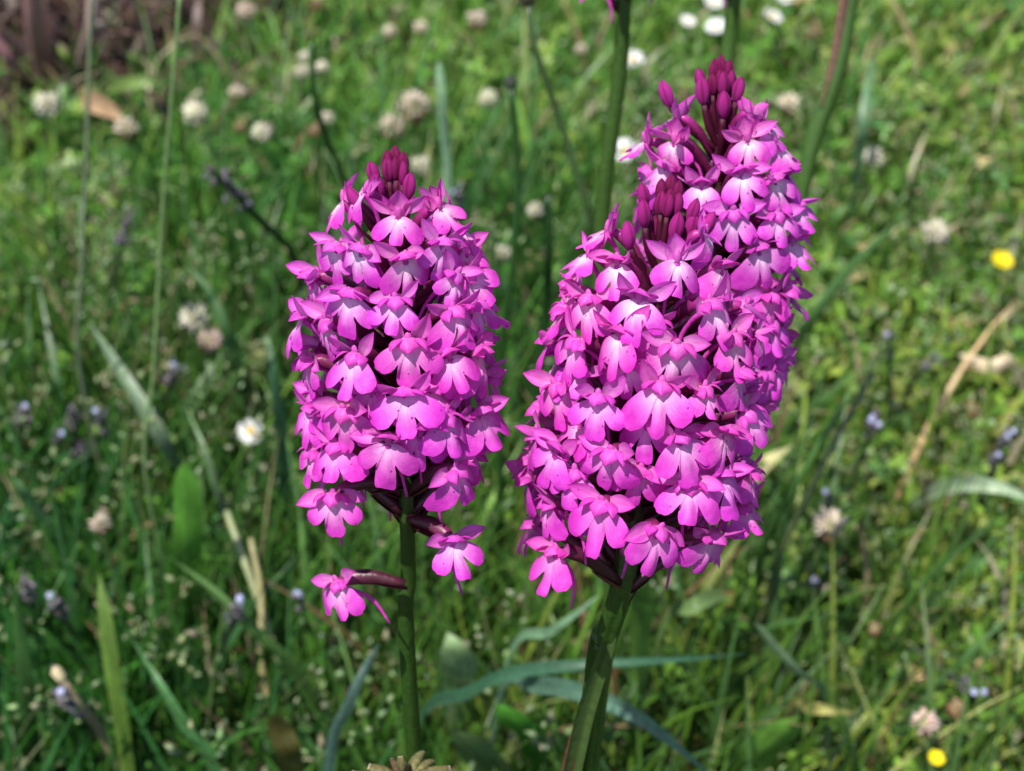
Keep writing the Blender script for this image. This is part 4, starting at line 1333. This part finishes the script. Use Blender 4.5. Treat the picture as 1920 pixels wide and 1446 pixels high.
def forget_me_not(px, py, size, label, foot_px, z=0.09, blue=1, grey=(0.14, 0.125, 0.145), st=1.0):
    h = G(px, py, z)
    R = size / FPX * depth_of(h) * 0.5
    f = G(foot_px[0], foot_px[1], z * 0.35)
    foot = Vector((f.x, f.y, 0))
    root = thing('forget_me_not', foot, label, 'forget-me-not', 'small forget-me-nots gone to seed')
    mb = MB()
    b = h - foot
    mid = Vector((f.x, f.y, z * 0.35)) - foot
    P = [Vector((0, 0, 0)), mid, mid.lerp(b, 0.6) + Vector((0, 0, R * 0.2)), b]
    tube(mb, P, [q * st for q in (0.0013, 0.0012, 0.0011, 0.0008)], (0.075, 0.11, 0.06) if st == 1 else (0.03, 0.075, 0.025), 12, 6)
    link('stem', mb.mesh('stem', M_DRY), root)
    mb = MB()
    C = catmull(P, 20)
    for i in range(30):
        p = C[random.randint(15, 20)] + Vector((random.gauss(0, .33), random.gauss(0, .33), random.gauss(0.1, .3))) * R
        d = Vector((random.gauss(0, 1), random.gauss(0, 1), random.gauss(.5, .6))).normalized(); o = d.orthogonal().normalized()
        ellipsoid(mb, p, o * R * .21, d.cross(o) * R * .21, d * R * .34, jit(grey, 0.4), 6, 5, 0.5)
    cl = link('seed_cluster', mb.mesh('seed_cluster', M_DRY), root)
    for i in range(blue):
        p = b + Vector((random.gauss(0, .4), random.gauss(-0.3, .3), 0.45 + random.gauss(0, .2))) * R
        n = Vector((random.uniform(-.3, .3), -0.6, 0.8)).normalized(); s = n.orthogonal().normalized(); t = n.cross(s)
        mb = MB()
        r = max(R * 0.32, 0.0014)
        for j in range(5):
            a = j * 1.2566; d = s * math.cos(a) + t * math.sin(a)
            ellipsoid(mb, p + d * r * .55, d * r * .48, n.cross(d) * r * .42, n * r * .12, jit((0.42, 0.45, 0.68), .12), 7, 4)
        ellipsoid(mb, p + n * r * .1, s * r * .15, t * r * .15, n * r * .12, (0.7, 0.6, 0.25), 6, 4)
        link('flower', mb.mesh('flower', M_WHITE), root)


for a in [
    (88, 197, 50, 'c', 'cream clover head standing alone beside the bare soil at far left'),
    (366, 214, 47, 'c', 'bright cream clover head right of the long thin stalk, upper left'),
    (239, 243, 46, 'f', 'half withered clover head over tan dead leaf at upper left'),
    (446, 176, 32, 'f', 'small browning clover head above the pinkish withered one, upper left'),
    (452, 236, 32, 'b', 'pinkish withered clover head next to a flattened cream one'),
    (491, 249, 38, 'c', 'flattened cream clover head above the grey forget-me-not'),
    (731, 62, 28, 'f', 'tiny fading clover head, first of a row of three along the upper edge'),
    (789, 53, 28, 'f', 'tiny fading clover head in the middle of the upper row of three'),
    (893, 38, 38, 'f', 'pale clover head with brown skirt near the bent budding stalk'),
    (776, 202, 64, 'f', 'largest clover head, cream and tan, above the left orchid bud tip'),
    (736, 240, 54, 'f', 'tan and cream clover head touching the largest one from below'),
    (917, 187, 36, 'c', 'greenish cream clover head beside the small dark bud in the middle'),
    (788, 312, 38, 'c', 'cream clover head peeping out just right of the left bud tip'),
    (463, 22, 36, 'p', 'pinkish clover head close to the upper edge, left half'),
    (596, 6, 32, 'b', 'brown withered clover head cut by the upper edge'),
    (571, 107, 24, 'c', 'upper one of three tiny cream clover heads round the thin dark stalk'),
    (567, 135, 28, 'c', 'lower left one of three tiny cream clover heads round the thin dark stalk'),
    (603, 127, 26, 'c', 'right one of three tiny cream clover heads round the thin dark stalk'),
    (614, 222, 26, 'c', 'tiny cream clover head low beside the bend of the thin dark stalk'),
    (592, 244, 30, 'b', 'tiny brown clover head low beside the bend of the thin dark stalk'),
    (1526, 62, 36, 'b', 'brownish pink clover head left of the sheathed stalk'),
    (1480, 196, 44, 'f', 'dull greyish clover head between tallest spike and sheathed stalk'),
    (1637, 295, 38, 'c', 'whitish clover head right of the sheathed stalk in open grass'),
    (1753, 437, 52, 'c', 'cream clover head in open grass above and left of the yellow buttercup'),
    (364, 598, 54, 'c', 'cream clover head, upper of a pair left of the left orchid'),
    (394, 640, 48, 'p', 'pinkish clover head, lower of a pair left of the left orchid'),
    (188, 983, 40, 'f', 'cream and tan clover head over the dark lower left grass'),
    (1556, 985, 66, 'f', 'big ragged clover head, white above rust, right of the front spikes'),
    (1735, 1357, 52, 'p', 'pale pinkish round clover head in the lower right corner'),
    (1793, 1328, 46, 'b', 'brown withered clover head beside the pale pinkish one, lower right'),
    (1003, 395, 30, 'c', 'small greenish cream clover head between the spikes behind the wiry stalk'),
    (1090, 95, 24, 'f', 'tiny clover head right of the bent budding stalk'),
    (942, 478, 34, 'c', 'dim yellowish clover head right beside the left orchid shoulder'),
    (1640, 1180, 30, 'b', 'small brown clover head with a pale tip in the lower right meadow'),
]:
    clover(a[0], a[1], a[2], a[3], a[4])
for a in [
    (1187, 112, 42, 'round white daisy right of the thick dark green orchid stalk', None, (0.0, -0.4, 1)),
    (1290, 40, 28, 'small white daisy left of the double daisy at the upper edge', None, None),
    (1342, 50, 40, 'white daisy touching the stalk behind the tallest bud tip', None, None),
    (1338, 4, 36, 'white daisy cut by the upper edge left of the dark stalk', None, None),
    (1449, 32, 40, 'tilted white daisy right of the dark stalk at the upper edge', None, (0.4, -0.2, 1)),
    (1474, -4, 34, 'white daisy almost hidden by the upper edge above the tilted one', None, None),
    (470, 808, 50, 'white daisy with clear yellow centre left of the left orchid', 0.09, (-0.1, -0.9, 0.8)),
    (1172, 283, 52, 'pale daisy with yellow centre peeping out behind the tallest spike', None, (-.1, -0.5, 1)),
]:
    daisy(a[0], a[1], a[2], a[3], a[4], a[5])
buttercup(1876, 494, 42, 'bright yellow buttercup alone in the grass near the right edge')
buttercup(1753, 1424, 32, 'small yellow buttercup low in the lower right corner', 0.10)
for a in [
    (405, 326, 60, 'grey violet seed cluster on a dark stalk leaning toward the left orchid', (560, 500), 0.20, 0, (0.10, 0.09, 0.11), 1.7),
    (242, 400, 40, 'small grey violet seed cluster on a pale upright stem at left', (208, 580), 0.16, 0, (0.10, 0.09, 0.11)),
    (328, 692, 40, 'grey forget-me-not tuft below the pair of clover heads', (300, 790), 0.10, 1),
    (42, 770, 36, 'violet grey forget-me-not at the left edge, mid height', (40, 880), 0.10, 1),
    (186, 775, 32, 'forget-me-not with one pale blue flower left of the diagonal grey blade', (230, 900), 0.11, 1),
    (135, 770, 34, 'dull grey forget-me-not between the violet one and the pale blue one', (150, 880), 0.09, 0),
    (112, 812, 28, 'small greyish forget-me-not below the dull grey one at left', (90, 900), 0.08, 1),
    (155, 842, 42, 'wide faded forget-me-not tuft, lowest of the group at left', (160, 920), 0.07, 0),
    (445, 1130, 38, 'forget-me-not with sky blue flower on purple stem beside the straw stems', (398, 1290), 0.13, 2),
    (115, 1300, 52, 'grey forget-me-not tuft with a cream dry tip at lower left', (190, 1400), 0.12, 1),
    (48, 1090, 42, 'pinkish grey forget-me-not at the left edge, low', (75, 1200), 0.12, 0),
    (105, 1128, 44, 'bluish grey forget-me-not leaning right, low at the left', (150, 1220), 0.11, 1),
    (1640, 786, 34, 'pair of blue forget-me-not flowers right of the pink spikes', (1600, 900), 0.10, 3),
    (1668, 625, 22, 'lone pale blue forget-me-not on a thin upright stem at right', (1668, 760), 0.11, 1),
    (1752, 672, 34, 'dark grey curled forget-me-not left of the pale brown stick', (1695, 745), 0.09, 0),
    (1886, 812, 32, 'pale violet forget-me-not near the right edge, mid height', (1860, 900), 0.09, 2),
    (1868, 856, 28, 'faint violet forget-me-not just under the other by the right edge', (1840, 930), 0.08, 1),
    (1830, 1302, 36, 'pale blue forget-me-not on a thick grey stalk at lower right', (1700, 1215), 0.08, 2),
    (1528, 1088, 28, 'small lilac forget-me-not under the big ragged clover head', (1510, 1150), 0.07, 1),
    (560, 1116, 30, 'pale blue forget-me-not tucked beside the lowest loose pink floret', (585, 1220), 0.11, 2),
    (862, 362, 34, 'lilac grey forget-me-not behind the upper right shoulder of the left orchid', (850, 480), 0.12, 1),
    (1555, 930, 26, 'faint bluish forget-me-not above the big ragged clover head', (1540, 1000), 0.08, 1),
]:
    forget_me_not(*a)

# dry seed stalk at lower left
mb = MB()
P = [G(118, 1278, 0.11), G(150, 1325, 0.10), G(200, 1392, 0.075)]
foot = Vector((P[-1].x + 0.01, P[-1].y, 0))
root = thing('dry_seed_stalk', foot, 'tan dry stalk with a pointed cream tip in the lower left corner', 'dry stalk')
tube(mb, [foot - foot, P[2] - foot, P[1] - foot, P[0] - foot], [0.0013, 0.0018, 0.0017, 0.0014], (0.34, 0.28, 0.17), 12, 7)
link('stem', mb.mesh('stem', M_DRY), root)
mb = MB()
d = (P[0] - P[1]).normalized(); o = d.orthogonal().normalized()
ellipsoid(mb, P[0] - foot + d * 0.003, o * 0.0022, d.cross(o) * 0.0022, d * 0.0045, (0.62, 0.52, 0.32), 10, 8, 0.8)
link('seed_pod', mb.mesh('seed_pod', M_DRY), root)

# withered flower in front, at the lower edge
c = D(765, 1450, 0.300)
foot = Vector((c.x, c.y + 0.01, 0))
root = thing('withered_flower', foot, 'dry brown twisted flower head at the lower edge in front of the left stem', 'withered flower')
mb = MB()
tube(mb, [Vector((0, 0, 0)), (c - foot) * 0.5 + Vector((0, 0.004, 0)), c - foot - Vector((0, 0, 0.004))], 0.0011, (0.14, 0.12, 0.05), 10, 7)
link('stem', mb.mesh('stem', M_DRY), root)
for i, (x0, y0, x1, y1, w) in enumerate([(762, 1475, 690, 1438, 13), (760, 1470, 735, 1425, 13), (764, 1470, 792, 1412, 15), (768, 1472, 845, 1440, 14), (762, 1478, 660, 1450, 12), (770, 1462, 812, 1428, 12), (760, 1462, 752, 1418, 12), (770, 1480, 836, 1462, 12)]):
    mb = MB()
    a = D(x0, y0, 0.301) - foot; b = D(x1, y1, 0.297 + 0.004 * (i % 3)) - foot
    m = a.lerp(b, 0.5) + Vector((0, -0.001, 0.0018))
    col = [(0.13, 0.115, 0.045), (0.10, 0.065, 0.035), (0.17, 0.16, 0.065)][i % 3]
    n0 = 16
    wr = w / FPX * 0.3 * 0.72
    tube(mb, [a, m, b], lambda u: wr * (0.6 + 0.6 * math.sin(math.pi * min(1, u * 0.9 + 0.1))), lambda u: tuple(x * (0.75 + 0.5 * (0.5 + 0.5 * math.sin(u * 46))) for x in col) if u < 0.95 else (0.38, 0.32, 0.20), n0, 8, 0.28)
    link('dry_bract', mb.mesh('dry_bract', M_DRY), root)
